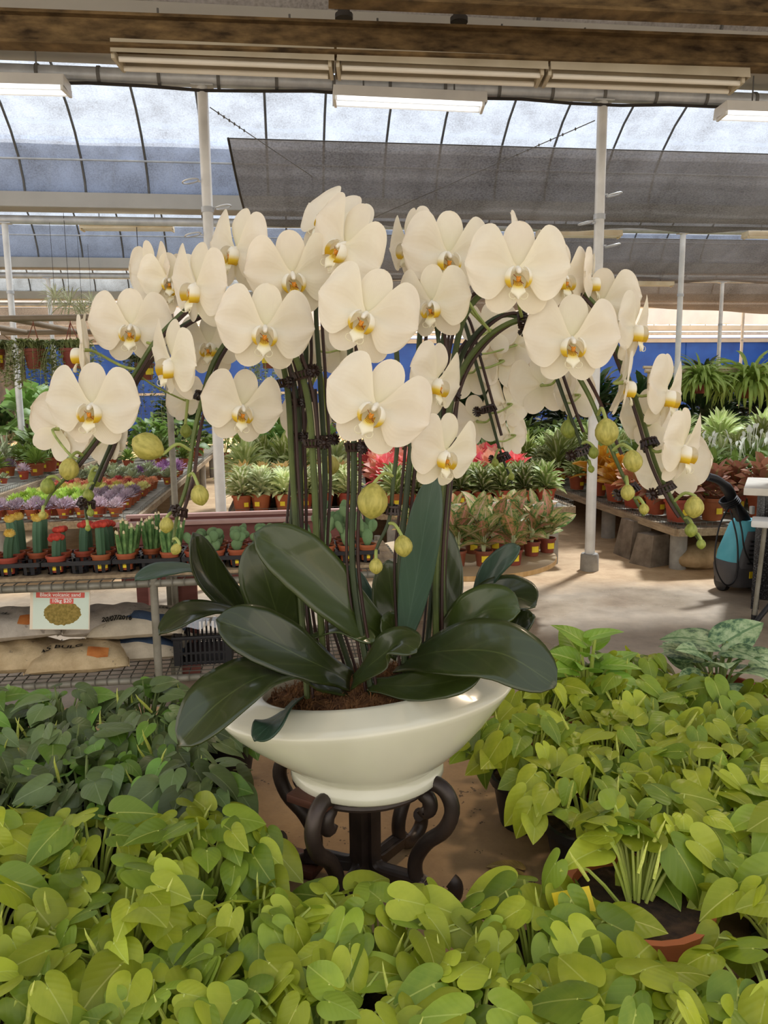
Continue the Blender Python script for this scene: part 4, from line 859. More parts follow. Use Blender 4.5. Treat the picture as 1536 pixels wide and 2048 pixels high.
for k, (x, y) in enumerate(((915, 1131), (967, 1131), (1027, 1129), (1063, 1111), (1094, 1104), (945, 1106), (995, 1103), (1040, 1096), (880, 1112), (905, 1090), (965, 1086), (1015, 1083), (1066, 1087), (860, 1128), (835, 1108))):
    p = atz(x, y, TZ); t_ = thing('mottled_aglaonema', 'pink and green mottled plant in a brown pot on the round table, %s from left' % ORD[sorted((915, 967, 1027, 1063, 1094, 945, 995, 1040, 880, 905, 965, 1015, 1066, 860, 835)).index(x)], 'potted plant', (p.x, p.y, TZ + 0.001), rs.uniform(-0.4, 0.4), 'mottled plants on the round table')
    ob('pot', apot, t_); lb = ob('price_label', alab, t_); st = MB()
    for i in range(12):
        a = i * 2.4 + rs.uniform(-0.3, 0.3); f = i / 12; L = rs.uniform(0.15, 0.23); el = R(22 + 48 * f + rs.uniform(-10, 10)); b = V((0.02 * math.cos(a), 0.02 * math.sin(a), 0.12 + 0.12 * f))
        st.tube([(0.006 * math.cos(a), 0.006 * math.sin(a), 0.085), b * 0.6 + V((0, 0, 0.05)), b], [0.006, 0.005, 0.003], 5)
        mt = M.Translation(b) @ M.Rotation(a - math.pi / 2, 4, 'Z') @ M.Rotation(el, 4, 'X') @ M.Rotation(rs.uniform(-0.9, 0.9), 4, 'Y') @ M.Scale(L, 4); ob('leaf', lm[rs.randint(0, 7)], t_, mat=mt)
    ob('stalks', st.mesh('stalks', M_pst), t_)
# ================================================================== right foreground: counter, folding table, washer, rock, blocks
t = NT('black_granite'); tc = t.n('ShaderNodeTexCoord'); nz = t.noise(110, 3, tc.outputs['Object'], 0.8); col = t.ramp(nz, [(0.52, lin('1b1a1c')), (0.62, lin('57585c')), (0.74, lin('a4a5aa'))]); M_gran = finish(t, col, 0.25, spec=0.5)
M_ctop = pmat('cream_stone_top', 'd9d2c4', 'e8e2d6', 8, 0.35)
p = atz(1490, 1216, 0); q = thing('granite_counter', 'black speckled granite counter with cream top at the right edge', 'counter', (p.x, p.y, 0), R(-27))
ob('side_slab', MB().box((0.06, 0.3, 0.4), (0.05, 0.62, 0.8), 0.003).mesh('side_slab', M_gran), q)
ob('front_slab', MB().box((0.62, 0.3, 0.4), (1.07, 0.04, 0.8), 0.003).mesh('front_slab', M_gran), q)
ob('apron', MB().box((0.62, 0.02, 0.73), (1.07, 0.03, 0.14), 0.003).mesh('apron', M_gran), q)
ob('counter_top', MB().box((0.55, 0.28, 0.825), (1.2, 0.72, 0.05), 0.006).mesh('counter_top', M_ctop), q)
p2 = p + V((0.28, 0.12, 0.851)); t_ = place('gw0', p2, 0.3, 0.8, 'small striped leaf plant in a brown pot on the granite counter')
# white folding table in front
p = at(1502, 1048, 4.82); q = thing('folding_table', 'white plastic folding table with grey legs at the right edge', 'table', (p.x, p.y, 0), R(-27)); zt = p.z
ob('table_top', MB().box((0.4, 0.1, zt), (0.8, 0.2, 0.045), 0.012).mesh('table_top', M_fixw), q)
for y in (0.04, 0.16):
    lg = ob('leg', MB().tube([(0.08, y, zt - 0.02), (0.05, y, 0.03)], 0.014, 10).mesh('leg', M_zinc), q); ob('rubber_foot', MB().tube([(0.05, y, 0.0), (0.05, y, 0.06)], 0.018, 10).mesh('rubber_foot', M_black), lg)
    lg = ob('leg', MB().tube([(0.72, y, zt - 0.02), (0.75, y, 0.0)], 0.014, 10).mesh('leg', M_zinc), q)
p = atz(1508, 1252, 0); q2 = tag(ob('tripod_leg', MB().tube([(0, 0, 0.012), (0.3, 0.0, 0.42)], 0.016, 10).box((0, 0, 0.012), (0.05, 0.035, 0.024), 0.004).mesh('tripod_leg', M_black), loc=p), 'black slanting stand leg on the floor before the folding table', 'stand')
# pressure washer
p = atz(1462, 1188, 0) + V((0.1, 0.12, 0)); M_teal = pmat('teal_plastic', '4fa9bb', '67bccb', 4, 0.4); M_grey = pmat('dark_grey_plastic', '4b494b', '5a585a', 4, 0.5)
q = thing('pressure_washer', 'teal and black pressure washer with coiled cable beside the counter', 'machine', p, R(14)); PW = q
o = MB(); bm = bmesh.new()
def loft(o, secs, n=20, ex=3.0):
    vs_ = []; fs = []
    for cx, cy, z, a, b in secs:
        for k in range(n):
            t_ = 2 * math.pi * k / n; c, s = math.cos(t_), math.sin(t_); vs_.append((cx + a * math.copysign(abs(c) ** (2 / ex), c), cy + b * math.copysign(abs(s) ** (2 / ex), s), z))
    for i in range(len(secs) - 1):
        for k in range(n): fs.append((i * n + k, i * n + (k + 1) % n, (i + 1) * n + (k + 1) % n, (i + 1) * n + k))
    fs += [tuple(range(n - 1, -1, -1)), tuple((len(secs) - 1) * n + k for k in range(n))]; return o.add(vs_, fs)
ob('base_shell', loft(MB(), [(0, 0, 0.045, 0.12, 0.12), (0, 0, 0.07, 0.15, 0.14), (0, 0, 0.2, 0.165, 0.15), (0, 0, 0.24, 0.15, 0.14)]).mesh('base_shell', M_grey), q)
ob('body', loft(MB(), [(0.0, 0, 0.22, 0.15, 0.14), (0.01, 0, 0.3, 0.145, 0.14), (0.05, 0, 0.5, 0.1, 0.12), (0.06, 0, 0.54, 0.08, 0.1)]).mesh('body', M_teal), q)
ob('grille_panel', loft(MB(), [(-0.0, -0.04, 0.2, 0.125, 0.12), (0.01, -0.045, 0.3, 0.112, 0.115), (0.04, -0.04, 0.47, 0.075, 0.1)]).mesh('grille_panel', M_grey), q)
for c in range(2):
    for k in range(6): ob('vent_slot', MB().box((-0.035 + 0.06 * c + 0.006 * k, -0.163 + 0.0035 * k, 0.24 + 0.032 * k), (0.042, 0.014, 0.012)).mesh('vent_slot', M_black, False), q)
ob('warning_label', MB().box((0.0, -0.152, 0.15), (0.05, 0.006, 0.05)).mesh('warning_label', M_yel), q)
for s in (-1, 1):
    wl = ob('wheel', MB().lathe([(0.001, -0.025), (0.06, -0.025), (0.075, -0.018), (0.075, 0.018), (0.06, 0.025), (0.001, 0.025)], 24).mesh('wheel', M_black), q, mat=M.Translation((s * 0.12, 0.02, 0.076)) @ M.Rotation(R(90), 4, 'Y'))
ob('handle', MB().tube(crom([(0.05, 0, 0.42), (0.03, 0, 0.52), (-0.07, 0, 0.67), (-0.15, -0.02, 0.78), (-0.24, -0.03, 0.85), (-0.33, -0.03, 0.88)], 18), [0.05] * 6 + [0.04] * 6 + [0.03] * 6, 12).mesh('handle', M_black), q)
cb = MB()
for k in range(4): c = V((-0.09 - 0.012 * k, 0, 0.665 + 0.012 * k)); cb.tube([c + V((0.055 * math.cos(a_) , 0.06 * math.sin(a_), 0.045 * math.cos(a_) * 0.7 )) for a_ in [2 * math.pi * i / 16 for i in range(17)]], 0.008, 6, False)
cb.tube(crom([(-0.16, -0.06, 0.66), (-0.27, -0.1, 0.5), (-0.3, -0.12, 0.25), (-0.22, -0.14, 0.09), (-0.13, -0.14, 0.14), (-0.12, -0.12, 0.4), (-0.15, -0.06, 0.63)], 40), 0.006, 6)
cb.tube(crom([(-0.1, -0.06, 0.66), (-0.13, -0.17, 0.5), (-0.11, -0.19, 0.35), (-0.04, -0.19, 0.24), (0.02, -0.17, 0.21)], 24), 0.006, 6)
ob('cable', cb.mesh('cable', M_black), q); ob('plug', MB().box((0.04, -0.06, 0.62), (0.03, 0.03, 0.06), 0.006).mesh('plug', M_fixw), q)
# rock and concrete blocks
M_rock = pmat('tan_rock', '8f7753', 'bda079', 7, 0.9, bump=0.6)
p = atz(1412, 1140, 0); o = MB().ell((0, 0, 0.1), (0.26, 0.18, 0.115), 22, 14); rs_ = random.Random(2)
o.v = [v_ + V((0.02 * math.sin(9 * v_.y + 4 * v_.z), 0.02 * math.sin(11 * v_.x), 0.018 * math.sin(8 * v_.x + 5 * v_.y))) * (1 if v_.z > 0.03 else 0.3) for v_ in o.v]
for v_ in o.v: v_.z = max(v_.z, 0.0)
tag(ob('rock', o.mesh('rock', M_rock), loc=(p.x, p.y + 0.12, 0)), 'rounded tan rock on the floor beside the washer', 'rock')
M_blk = pmat('dirty_concrete', '6d6052', '8d8070', 8, 0.9, bump=0.3)
for k, (x, y, w_, d_, h_, d) in enumerate(((1285, 1118, 0.26, 0.3, 0.34, 'trapezoid concrete block under the right bench, the left one'), (1325, 1132, 0.3, 0.24, 0.27, 'trapezoid concrete block under the right bench by the front leg'))):
    p = atz(x, y, 0); o = MB(); o.add([(-w_ / 2, 0, 0), (w_ / 2, 0, 0), (w_ / 2, d_, 0), (-w_ / 2, d_, 0), (-w_ * .3, d_ * .12, h_), (w_ * .3, d_ * .12, h_), (w_ * .3, d_ * .88, h_), (-w_ * .3, d_ * .88, h_)], [(3, 2, 1, 0), (4, 5, 6, 7), (0, 1, 5, 4), (1, 2, 6, 5), (2, 3, 7, 6), (3, 0, 4, 7)])
    tag(ob('concrete_block', o.mesh('concrete_block', M_blk), loc=(p.x, p.y, 0), rotz=0.2 + 0.3 * k), d, 'block')
# ================================================================== front bench and heart-leaf plants
BZ = 0.75
M_bt = pmat('dusty_bench_board', '7d6446', 'a98d68', 4, 0.85, bump=0.12)
t = NT('stained_bench_top'); tc = t.n('ShaderNodeTexCoord'); n1 = t.noise(5, 6, tc.outputs['Object'], 0.7); n2 = t.noise(38, 3, tc.outputs['Object'], 0.7)
col = t.ramp(n1, [(0.3, lin('86694a')), (0.7, lin('b8976c'))]); col = t.mix(t.math('MULTIPLY', t.math('GREATER_THAN', n2, 0.66), 0.75), col, lin('3c2c1e')); M_bt = finish(t, col, 0.75, bump=n2, bstr=0.1)
q = thing('front_bench', 'tan stained bench carrying the orchid and the heart leaf plants', 'bench', (0, 1.05, 0))
ob('bench_top', MB().box((0, 0, BZ - 0.02), (3.0, 1.5, 0.04), 0.004).mesh('bench_top', M_bt), q)
for x in (-1.42, 1.42):
    for y in (-0.68, 0.68): ob('leg', MB().box((x, y, (BZ - 0.04) / 2), (0.07, 0.07, BZ - 0.04), 0.004).mesh('leg', M_wood), q)
ob('apron', MB().box((0, 0.7, BZ - 0.09), (2.8, 0.03, 0.1), 0.003).mesh('apron', M_wood), q)
HR = ((0, 1.0), (0.05, 0.86), (0.11, 0.73), (0.2, 0.61), (0.32, 0.53), (0.45, 0.485), (0.58, 0.46), (0.7, 0.44), (0.8, 0.41), (0.88, 0.355), (0.94, 0.27), (1, 0.1))
def heart(m, wd=0.47, fold=0.22, droop=0.18, tipc=0.1, seed=0, asym=0.0):
    # a heart blade around its stalk point: rings from the stalk out to the rim, tip along +Y, lobes behind
    rs_ = random.Random(seed); a, b, c = [rs_.uniform(0, 6) for _ in range(3)]; k = wd / 0.47
    def fn(s, q):
        th = q * math.pi * 0.985; r = s * interp(abs(q), HR); x = r * math.sin(th) * k * (1 + asym * q); y = r * math.cos(th)
        z = fold * abs(x) ** 1.25 - droop * max(y, 0) ** 2 - tipc * max(0, y - 0.65) * 1.6 - 0.35 * x * x - 0.5 * min(y, 0) ** 2 + 0.018 * math.sin(8 * y + a) * s * (1 if q > 0 else -1) * abs(q) + 0.014 * math.sin(10 * x + b) * s
        return V((x, y, z))
    o = MB().grid(fn, 6, 40); o.uv = [(0.5 + p.x, (p.y + 0.4) / 1.4) for p in o.v]
    return o.mesh('leaf', m, 'all')
L_limeA = leafmat('philodendron_lime', '94a82c', 'd0d448', 'e0e680', 0.36, 0.4, 0.02, 0.2, 7, 2.0, bstr=0.14, vmix=0.03, ribw=0.014)
L_limeB = leafmat('philodendron_lime_green', '6c8c2c', 'a6b63e', 'c4cf6c', 0.38, 0.3, 0.02, 0.2, 7, 2.0, bstr=0.14, vmix=0.03, ribw=0.014)
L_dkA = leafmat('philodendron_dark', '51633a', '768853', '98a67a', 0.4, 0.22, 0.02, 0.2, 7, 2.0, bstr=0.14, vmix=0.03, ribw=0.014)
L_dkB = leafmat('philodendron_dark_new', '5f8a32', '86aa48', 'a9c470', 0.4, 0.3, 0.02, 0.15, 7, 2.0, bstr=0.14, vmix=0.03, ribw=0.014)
M_stL = pmat('petiole_lime', '9fb04a', 'c0c868', 20, 0.5); M_stD = pmat('petiole_dark', '6c7f42', '86965a', 20, 0.5); M_spike = pmat('new_leaf_spike', 'c3cf50', 'e0e37e', 10, 0.4, transl=0.2)
HM = {}
for key, m in (('LA', L_limeA), ('LB', L_limeB), ('DA', L_dkA), ('DB', L_dkB)):
    HM[key] = [heart(m, 0.47, 0.08, 0.10, 0.05, 1, 0.06), heart(m, 0.44, 0.25, 0.18, 0.1, 2), heart(m, 0.40, 0.45, 0.25, 0.1, 3, -0.08), heart(m, 0.48, 0.12, 0.28, 0.16, 4, 0.08), heart(m, 0.45, -0.12, 0.16, 0.08, 5)]
SPK = MB().tube([(0, 0, 0), (0.01, 0.02, 0.4), (0, 0.05, 0.8), (0.02, 0.1, 1.0)], [0.045, 0.055, 0.03, 0.006], 7).mesh('new_leaf', M_spike)
PB = pot_mesh(0.062, 0.046, 0.09, M_black, 20); PT = pot_mesh(0.062, 0.046, 0.09, M_terra2, 20); PTb = pot_mesh(0.085, 0.062, 0.13, M_terra, 24)
def leaf_mat(b, d, n, s, roll=0.0):
    d = d.normalized(); n = (n - d * n.dot(d)).normalized(); n = M.Rotation(roll, 3, d) @ n; x = d.cross(n)
    m = M((x * s, d * s, n * s)).transposed().to_4x4(); m.translation = b; return m
def philo(loc, dark, label, group, seed, nl=34, R0=0.112, H=0.075, pot=None, smin=0.04, smax=0.068, ph=0.09, clear=False):
    rs_ = random.Random(seed); t_ = thing('philodendron', label, 'potted plant', loc, 0, group); ob('pot', pot or PB, t_); st = MB()
    for i in range(nl):
        a = rs_.uniform(0, 6.283); f = math.sqrt((i + 0.5) / nl); r = R0 * f * rs_.uniform(0.8, 1.1); z = ph + 0.025 + H * (1 - 0.7 * f * f) * rs_.uniform(0.35, 1.15)
        if clear and math.sin(a) < -0.1: a = -a
        b = V((r * math.cos(a), r * math.sin(a), z)); s = rs_.uniform(smin, smax) * (0.75 if rs_.random() < 0.2 else 1)
        ad = a + rs_.uniform(-0.9, 0.9); out = V((math.cos(ad), math.sin(ad) , 0)) + V((0, 0.0 if clear else -0.5, 0))
        out.normalize(); pit = R(rs_.uniform(-52, 14)) - (0.2 * f); d = out * math.cos(pit) + V((0, 0, math.sin(pit)))
        up = V((0, -0.35, 1)) if pit > -0.9 else V((out.x, out.y - 0.3, 0.5))
        k = ('D' if dark else 'L') + ('B' if rs_.random() < (0.22 if dark else 0.38) else 'A')
        ob('leaf', HM[k][rs_.randint(0, 4)], t_, mat=leaf_mat(b, d, up, s, rs_.uniform(-0.5, 0.5)))
        st.tube(crom([(r * 0.22 * math.cos(a), r * 0.22 * math.sin(a), ph - 0.012), (r * 0.6 * math.cos(a), r * 0.6 * math.sin(a), ph * 0.6 + z * 0.5), b], 5), [0.0026, 0.0022, 0.002, 0.0018, 0.0015], 5)
    ob('petioles', st.mesh('petioles', M_stD if dark else M_stL), t_)
    for i in range(rs_.randint(2, 4)):
        a = rs_.uniform(0, 6.28); r = rs_.uniform(0.02, R0 * 0.8); ob('new_leaf', SPK, t_, mat=M.Translation((r * math.cos(a), r * math.sin(a), ph + H * rs_.uniform(0.55, 0.8))) @ M.Rotation(rs_.uniform(-0.6, 0.6), 4, 'X') @ M.Rotation(rs_.uniform(-0.6, 0.6), 4, 'Y') @ M.Scale(rs_.uniform(0.03, 0.055), 4))
    return t_
def px_of(p):
    v_ = V(p) - CAM; d = v_.dot(fw); return 768 + FPX * v_.dot(rt) / d, 1024 - FPX * v_.dot(upv) / d
SC = V((-0.035, 1.10))                                  # where the stand is
rs = random.Random(77); spots = []; TP = V((0.31, 0.875))
Y0 = [0.50, 0.655, 0.81, 0.965, 1.12, 1.275, 1.43, 1.585]
for i, Y in enumerate(Y0):
    for k in range(-8, 9):
        x = k * 0.158 + (0.079 if i % 2 else 0) + rs.uniform(-0.012, 0.012); y = Y + rs.uniform(-0.012, 0.012)
        X, Yp = px_of((x, y, 0.92))
        if X < -290 or X > 1820 or Yp > 2230: continue
        if (V((x, y)) - SC).length < 0.255 and y > 0.86: continue
        if abs(x - SC.x) < 0.2 and 0.9 < y < 1.5: continue
        if abs(x + 0.03) < 0.16 and 0.84 < y <= 0.97: continue
        if y > 1.5 and (x < 0.35 or x > 0.62): continue
        if (V((x, y)) - TP).length < 0.125 or (V((x, y)) - TP + V((0, 0.14))).length < 0.09: continue
        spots.append((x, y, X, Yp, i))
rowcount = {}
for x, y, X, Yp, i in spots:
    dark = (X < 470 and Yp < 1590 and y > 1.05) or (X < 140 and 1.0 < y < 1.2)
    j = rowcount.get(i, 0); rowcount[i] = j + 1
    side = 'left' if x < SC.x else 'right'
    lab = '%s heart leaf philodendron in %s pot, %s row from viewer, %s from left' % ('dark' if dark else 'lime', 'black', ORD[i], ORD[j])
    pot = PB
    if (not dark) and x > 0.3 and y > 1.2 and (j % 2): pot = PT; lab = lab.replace('black', 'brown')
    philo((x, y, BZ + 0.001), dark, lab, 'dark philodendrons' if dark else 'lime philodendrons', 500 + len(rowcount) * 100 + j + i * 31, rs.randint(44, 52) if not dark else rs.randint(42, 50), pot=pot, smin=0.032 if y > 0.9 else 0.036, smax=0.056 if y > 0.9 else 0.062, H=0.05 if (y < 0.85 and abs(x + 0.03) < 0.25) else 0.075)
philo((TP.x, TP.y, BZ + 0.001), False, 'lime philodendron in a large bare orange pot at the front right', 'lime philodendrons', 991, 24, 0.1, 0.07, PTb, 0.045, 0.07, 0.13, True)
# the price label stuck in one front pot
p = at(1148, 1806, 0.845); q = thing('plant_label', 'yellow plant label reading S$3.00 among the lime leaves at right', 'label', p, R(15))
o = ob('label_card', MB().box((0, 0, 0), (0.05, 0.001, 0.03)).mesh('label_card', M_yel, False), q, mat=M.Rotation(R(-40), 4, 'X'))
ob('stake', MB().box((0.0, 0, -0.05), (0.008, 0.001, 0.075)).mesh('stake', M_yel, False), q)
ob('print', text_mesh('S$3.00', 0.0135, M_ink, 0.0001, 0.0002), o, mat=M.Translation((0, -0.0008, 0)) @ M.Rotation(R(90), 4, 'X'))
# scindapsus and pothos at the back right
M_sci = mottled('leaf_silver_mottled', ('b7c79a', '8fa878', '4a6a4a', '6c8a5c'))
L_pot = leafmat('pothos_leaf', '7fa936', 'aacb52', 'd3e28a', 0.4, 0.35, 0.02, 0.15, 7, 2.0)
HM['SA'] = HM['SB'] = [heart(M_sci, 0.44, 0.25, 0.2, 0.1, k) for k in range(5)]
HM['PA'] = HM['PB'] = [heart(L_pot, 0.38, 0.35, 0.12, 0.08, 10 + k) for k in range(5)]
def upright(loc, key, label, seed, nl, L, spread, H, m, pot, ph):
    rs_ = random.Random(seed); t_ = thing('scindapsus' if key == 'S' else 'pothos', label, 'potted plant', loc, 0); ob('pot', pot, t_); st = MB()
    for i in range(nl):
        a = i * 2.4 + rs_.uniform(-0.4, 0.4); f = math.sqrt((i + 0.5) / nl); b = V((spread * f * math.cos(a), spread * f * math.sin(a), ph + H * (1.05 - 0.75 * f * rs_.uniform(0.7, 1.2))))
        el = R(rs_.uniform(-25, 50) * (1 - 0.6 * f)); d = V((math.cos(a) * math.cos(el), math.sin(a) * math.cos(el), math.sin(el))); ob('leaf', HM[key + 'A'][i % 5], t_, mat=leaf_mat(b, d, V((0, -0.5, 1)), rs_.uniform(0.75, 1.1) * L, rs_.uniform(-0.4, 0.4)))
        st.tube(crom([(0.012 * math.cos(a), 0.012 * math.sin(a), ph - 0.01), b * 0.55 + V((0, 0, ph * 0.45)), b], 5), 0.003, 5)
    ob('petioles', st.mesh('petioles', m), t_)
pp = atz(1450, 1395, BZ + 0.13); upright((0.70, 1.55, BZ + 0.001), 'S', 'silver mottled leaf plant in a brown pot at the back right of the bench', 5, 17, 0.085, 0.09, 0.11, M_stD, PTb, 0.13)
upright((0.43, 1.56, BZ + 0.001), 'P', 'tall pale pothos with upright leaves behind the lime plants at right', 6, 15, 0.08, 0.07, 0.17, M_stL, PT, 0.09)
# a dry fallen leaf by the stand
L_dry = leafmat('dry_leaf', '9a8746', 'b7a45a', 'c9bb80', 0.7, 0.2)
o = heart(L_dry, 0.36, 0.3, 0.1, 0.1, 44); tag(ob('fallen_leaf', o, mat=M.Translation((0.2, 1.12, BZ + 0.006)) @ M.Rotation(R(70), 4, 'Z') @ M.Scale(0.05, 4)), 'dry yellowed fallen leaf on the bench right of the stand', 'leaf')
# ================================================================== iron stand, wood blocks, bowl
M_iron = pmat('brown_iron', '2f2622', '4a3d36', 14, 0.42, 0.25, spec=0.5, bump=0.1)
q = thing('plant_stand', 'dark brown scrolled iron plant stand under the white bowl', 'stand', (SC.x, SC.y, BZ), 0); STAND = q
def rz(pts, az, off=0): c, s = math.cos(az), math.sin(az); return [V((r * c - off * s, r * s + off * c, z)) for r, z in pts]
SCR = [(.098, .150), (.104, .145), (.110, .152), (.108, .165), (.099, .172), (.100, .184), (.116, .192), (.136, .182), (.145, .155), (.132, .122), (.104, .095), (.086, .062), (.088, .032), (.106, .014), (.130, .012), (.148, .024), (.150, .040), (.143, .046)]
BARP = [(.011, .176), (.011, .1), (.011, .05), (.014, .034), (.028, .026), (.06, .026), (.09, .026), (.1, .024)]
for az in (R(-28), R(52), R(160), R(-118)):
    ob('scroll_leg', MB().tube(crom(rz(SCR, az), 60), [0.0115] * 60, 12).mesh('scroll_leg', M_iron), q)
    P_ = crom(rz(BARP, az), 26); ob('post_bar', MB().tube(P_, 0.0145, 4).tube([p_ + V((0, 0, 0.005)) for p_ in P_], 0.009, 6).mesh('post_bar', M_iron), q)
    ob('top_arm', MB().tube(rz([(.008, .172), (.105, .172)], az), 0.0085, 8).mesh('top_arm', M_iron), q)
ob('top_ring', MB().tube([(0.1 * math.cos(a_), 0.1 * math.sin(a_), 0.179) for a_ in [2 * math.pi * k / 40 for k in range(41)]], 0.006, 8, False).mesh('top_ring', M_iron), q)
M_blkw = pmat('dark_wood_block', '40231a', '5a3324', 9, 0.55, stretch=(1, 8, 8))
tag(ob('wood_block', MB().box((0, 0, 0), (0.066, 0.04, 0.012), 0.002).mesh('wood_block', M_blkw), loc=(SC.x - 0.07, SC.y - 0.082, BZ + 0.187 - 0.0005), rotz=R(-32)), 'small dark wood wedge between the stand and the bowl', 'block')
tag(ob('wood_block', MB().box((0, 0, 0), (0.075, 0.055, 0.014), 0.002).mesh('wood_block', M_blkw), loc=(SC.x - 0.108, SC.y + 0.04, BZ + 0.0075), rotz=R(-22)), 'dark wood block on the bench at the left foot of the stand', 'block')
# oval bowl, its rim sweeping up to the right
BX, BY, B0 = SC.x + 0.005, SC.y, BZ + 0.188
SEC = [(.02, .02, 0, 0), (.112, .112, 0.0, 0), (.116, .116, .004, 0), (.115, .115, .015, 0), (.108, .107, .021, 0), (.112, .109, .025, .05), (.130, .116, .035, .2), (.155, .124, .052, .4), (.181, .132, .073, .7), (.203, .138, .095, .95), (.215, .141, .109, 1), (.219, .142, .115, 1), (.217, .141, .120, 1), (.207, .133, .1255, 1), (.188, .120, .132, 1), (.170, .110, .139, 1), (.160, .104, .1415, 1), (.155, .101, .140, 1), (.153, .099, .133, 1), (.150, .096, .112, .9)]
o = MB(); n = 96; vs_ = []; fs = []
for a_, b_, z, k in SEC:
    for i in range(n): th = 2 * math.pi * i / n; x = a_ * math.cos(th); vs_.append((x, b_ * math.sin(th), z + k * 0.115 * x))
for i in range(len(SEC) - 1):
    for k in range(n): fs.append((i * n + k, i * n + (k + 1) % n, (i + 1) * n + (k + 1) % n, (i + 1) * n + k))
o.add(vs_, fs); t = NT('glazed_ceramic'); tc = t.n('ShaderNodeTexCoord'); nz = t.noise(7, 3, tc.outputs['Object']); M_cer = finish(t, t.ramp(nz, [(0.35, lin('cbc7b2')), (0.65, lin('d6d2be'))]), 0.2, 0, 0.5, coat=0.4)
tag(ob('bowl_planter', o.mesh('bowl_planter', M_cer, 'all'), loc=(BX, BY, B0)), 'large glossy cream ceramic bowl holding the white orchids', 'planter')
# moss
M_moss = pmat('brown_moss', '4b2f1c', '8a6039', 50, 0.95, bump=0.6); o = MB(); rs_ = random.Random(6)
def mz(x, y): return 0.124 + 0.115 * x + 0.012 * (1 - (x / .15) ** 2 - (y / .1) ** 2) + 0.004 * math.sin(60 * x + 3) * math.cos(55 * y)
g = []; n = 40
o.add([(0, 0, mz(0, 0))] + [(0.151 * r * math.cos(2 * math.pi * k / n), 0.0975 * r * math.sin(2 * math.pi * k / n), mz(0.151 * r * math.cos(2 * math.pi * k / n), 0.0975 * r * math.sin(2 * math.pi * k / n))) for r in (0.2, 0.4, 0.6, 0.8, 1.0) for k in range(n)],
      [(0, 1 + k, 1 + (k + 1) % n) for k in range(n)] + [(1 + i * n + k, 1 + (i + 1) * n + k, 1 + (i + 1) * n + (k + 1) % n, 1 + i * n + (k + 1) % n) for i in range(4) for k in range(n)])
for i in range(2600):
    a_ = rs_.uniform(0, 6.283); r = math.sqrt(rs_.random()) * 0.97; x, y = 0.15 * r * math.cos(a_), 0.097 * r * math.sin(a_); z = mz(x, y); az = rs_.uniform(0, 6.283); L = rs_.uniform(0.008, 0.022); e = rs_.uniform(-0.1, 0.9)
    d = V((math.cos(az) * math.cos(e), math.sin(az) * math.cos(e), math.sin(e))) * L; p0 = V((x, y, z)); p1 = p0 + d * 0.5 + V((rs_.uniform(-.003, .003), rs_.uniform(-.003, .003), 0.003)); p2 = p0 + d
    w_ = V((-math.sin(az), math.cos(az), 0.4)) * 0.0006; o.add([p0 - w_, p0 + w_, p1 - w_, p1 + w_, p2], [(0, 1, 3, 2), (2, 3, 4)])
tag(ob('moss', o.mesh('moss', M_moss, False), loc=(BX, BY, B0)), 'brown fibrous moss filling the cream bowl', 'moss', kind='stuff')
# ================================================================== the orchids
def petal_mat(name, c1, c2, vein):
    t = NT(name); tc = t.n('ShaderNodeTexCoord'); sp = t.n('ShaderNodeSeparateXYZ'); t.l(tc.outputs['UV'], sp.inputs[0])
    nz = t.noise(3, 3, tc.outputs['UV']); col = t.ramp(nz, [(0.3, lin(c1)), (0.7, lin(c2))])
    s = t.math('SINE', t.math('MULTIPLY_ADD', nz, 5.0, t.math('MULTIPLY', sp.outputs[0], 95.0)))
    col = t.mix(t.math('MULTIPLY', t.math('POWER', t.math('SUBTRACT', 1.0, sp.outputs[1]), 3.0), 0.4), col, lin(vein))
    col = objrand(t, col, 0.006, 0.04)
    return finish(t, col, 0.5, 0, 0.3, 0.32, s, 0.05, bdist=0.0012)
M_petal = petal_mat('orchid_petal', 'f1e6d2', 'f6edda', 'eee8c4'); M_sepal = petal_mat('orchid_sepal', 'efe4d0', 'f3e9d4', 'dcdc9c')
t = NT('orchid_side_lobe'); tc = t.n('ShaderNodeTexCoord'); sp = t.n('ShaderNodeSeparateXYZ'); t.l(tc.outputs['UV'], sp.inputs[0])
M_lobe = finish(t, t.ramp(sp.outputs[1], [(0.0, lin('d9a81e')), (0.28, lin('e6c63a')), (0.5, lin('f4efdc')), (1.0, lin('f7f3e8'))]), 0.45, 0, 0.35, 0.25)
t = NT('orchid_lip'); tc = t.n('ShaderNodeTexCoord'); sp = t.n('ShaderNodeSeparateXYZ'); t.l(tc.outputs['UV'], sp.inputs[0])
strp = t.math('GREATER_THAN', t.math('SINE', t.math('MULTIPLY', sp.outputs[0], 44.0)), 0.35); c = t.ramp(sp.outputs[1], [(0.0, lin('e0b52a')), (0.3, lin('ecd04a')), (0.5, lin('f4eccb')), (1, lin('f7f2e2'))])
c = t.mix(t.math('MULTIPLY', strp, t.math('LESS_THAN', sp.outputs[1], 0.3)), c, lin('8e3a22')); M_lip = finish(t, c, 0.45, 0, 0.35, 0.2)
M_cal = pmat('orchid_callus', 'c8761e', 'e09a34', 60, 0.5); M_stripe = pmat('orchid_red_mark', '7d2f20', '8f3a28', 20, 0.5)
M_col = pmat('orchid_column', 'f3ecdc', 'f8f2e4', 10, 0.45, transl=0.15)
def prf(u, w0, w1, um, e=2.0):
    if u > um: return w1 * max(0.0, 1 - ((u - um) / (1 - um)) ** e) ** 0.5 + 0.002
    s = u / um; s = s * s * (3 - 2 * s); return w0 + (w1 - w0) * s ** 0.8
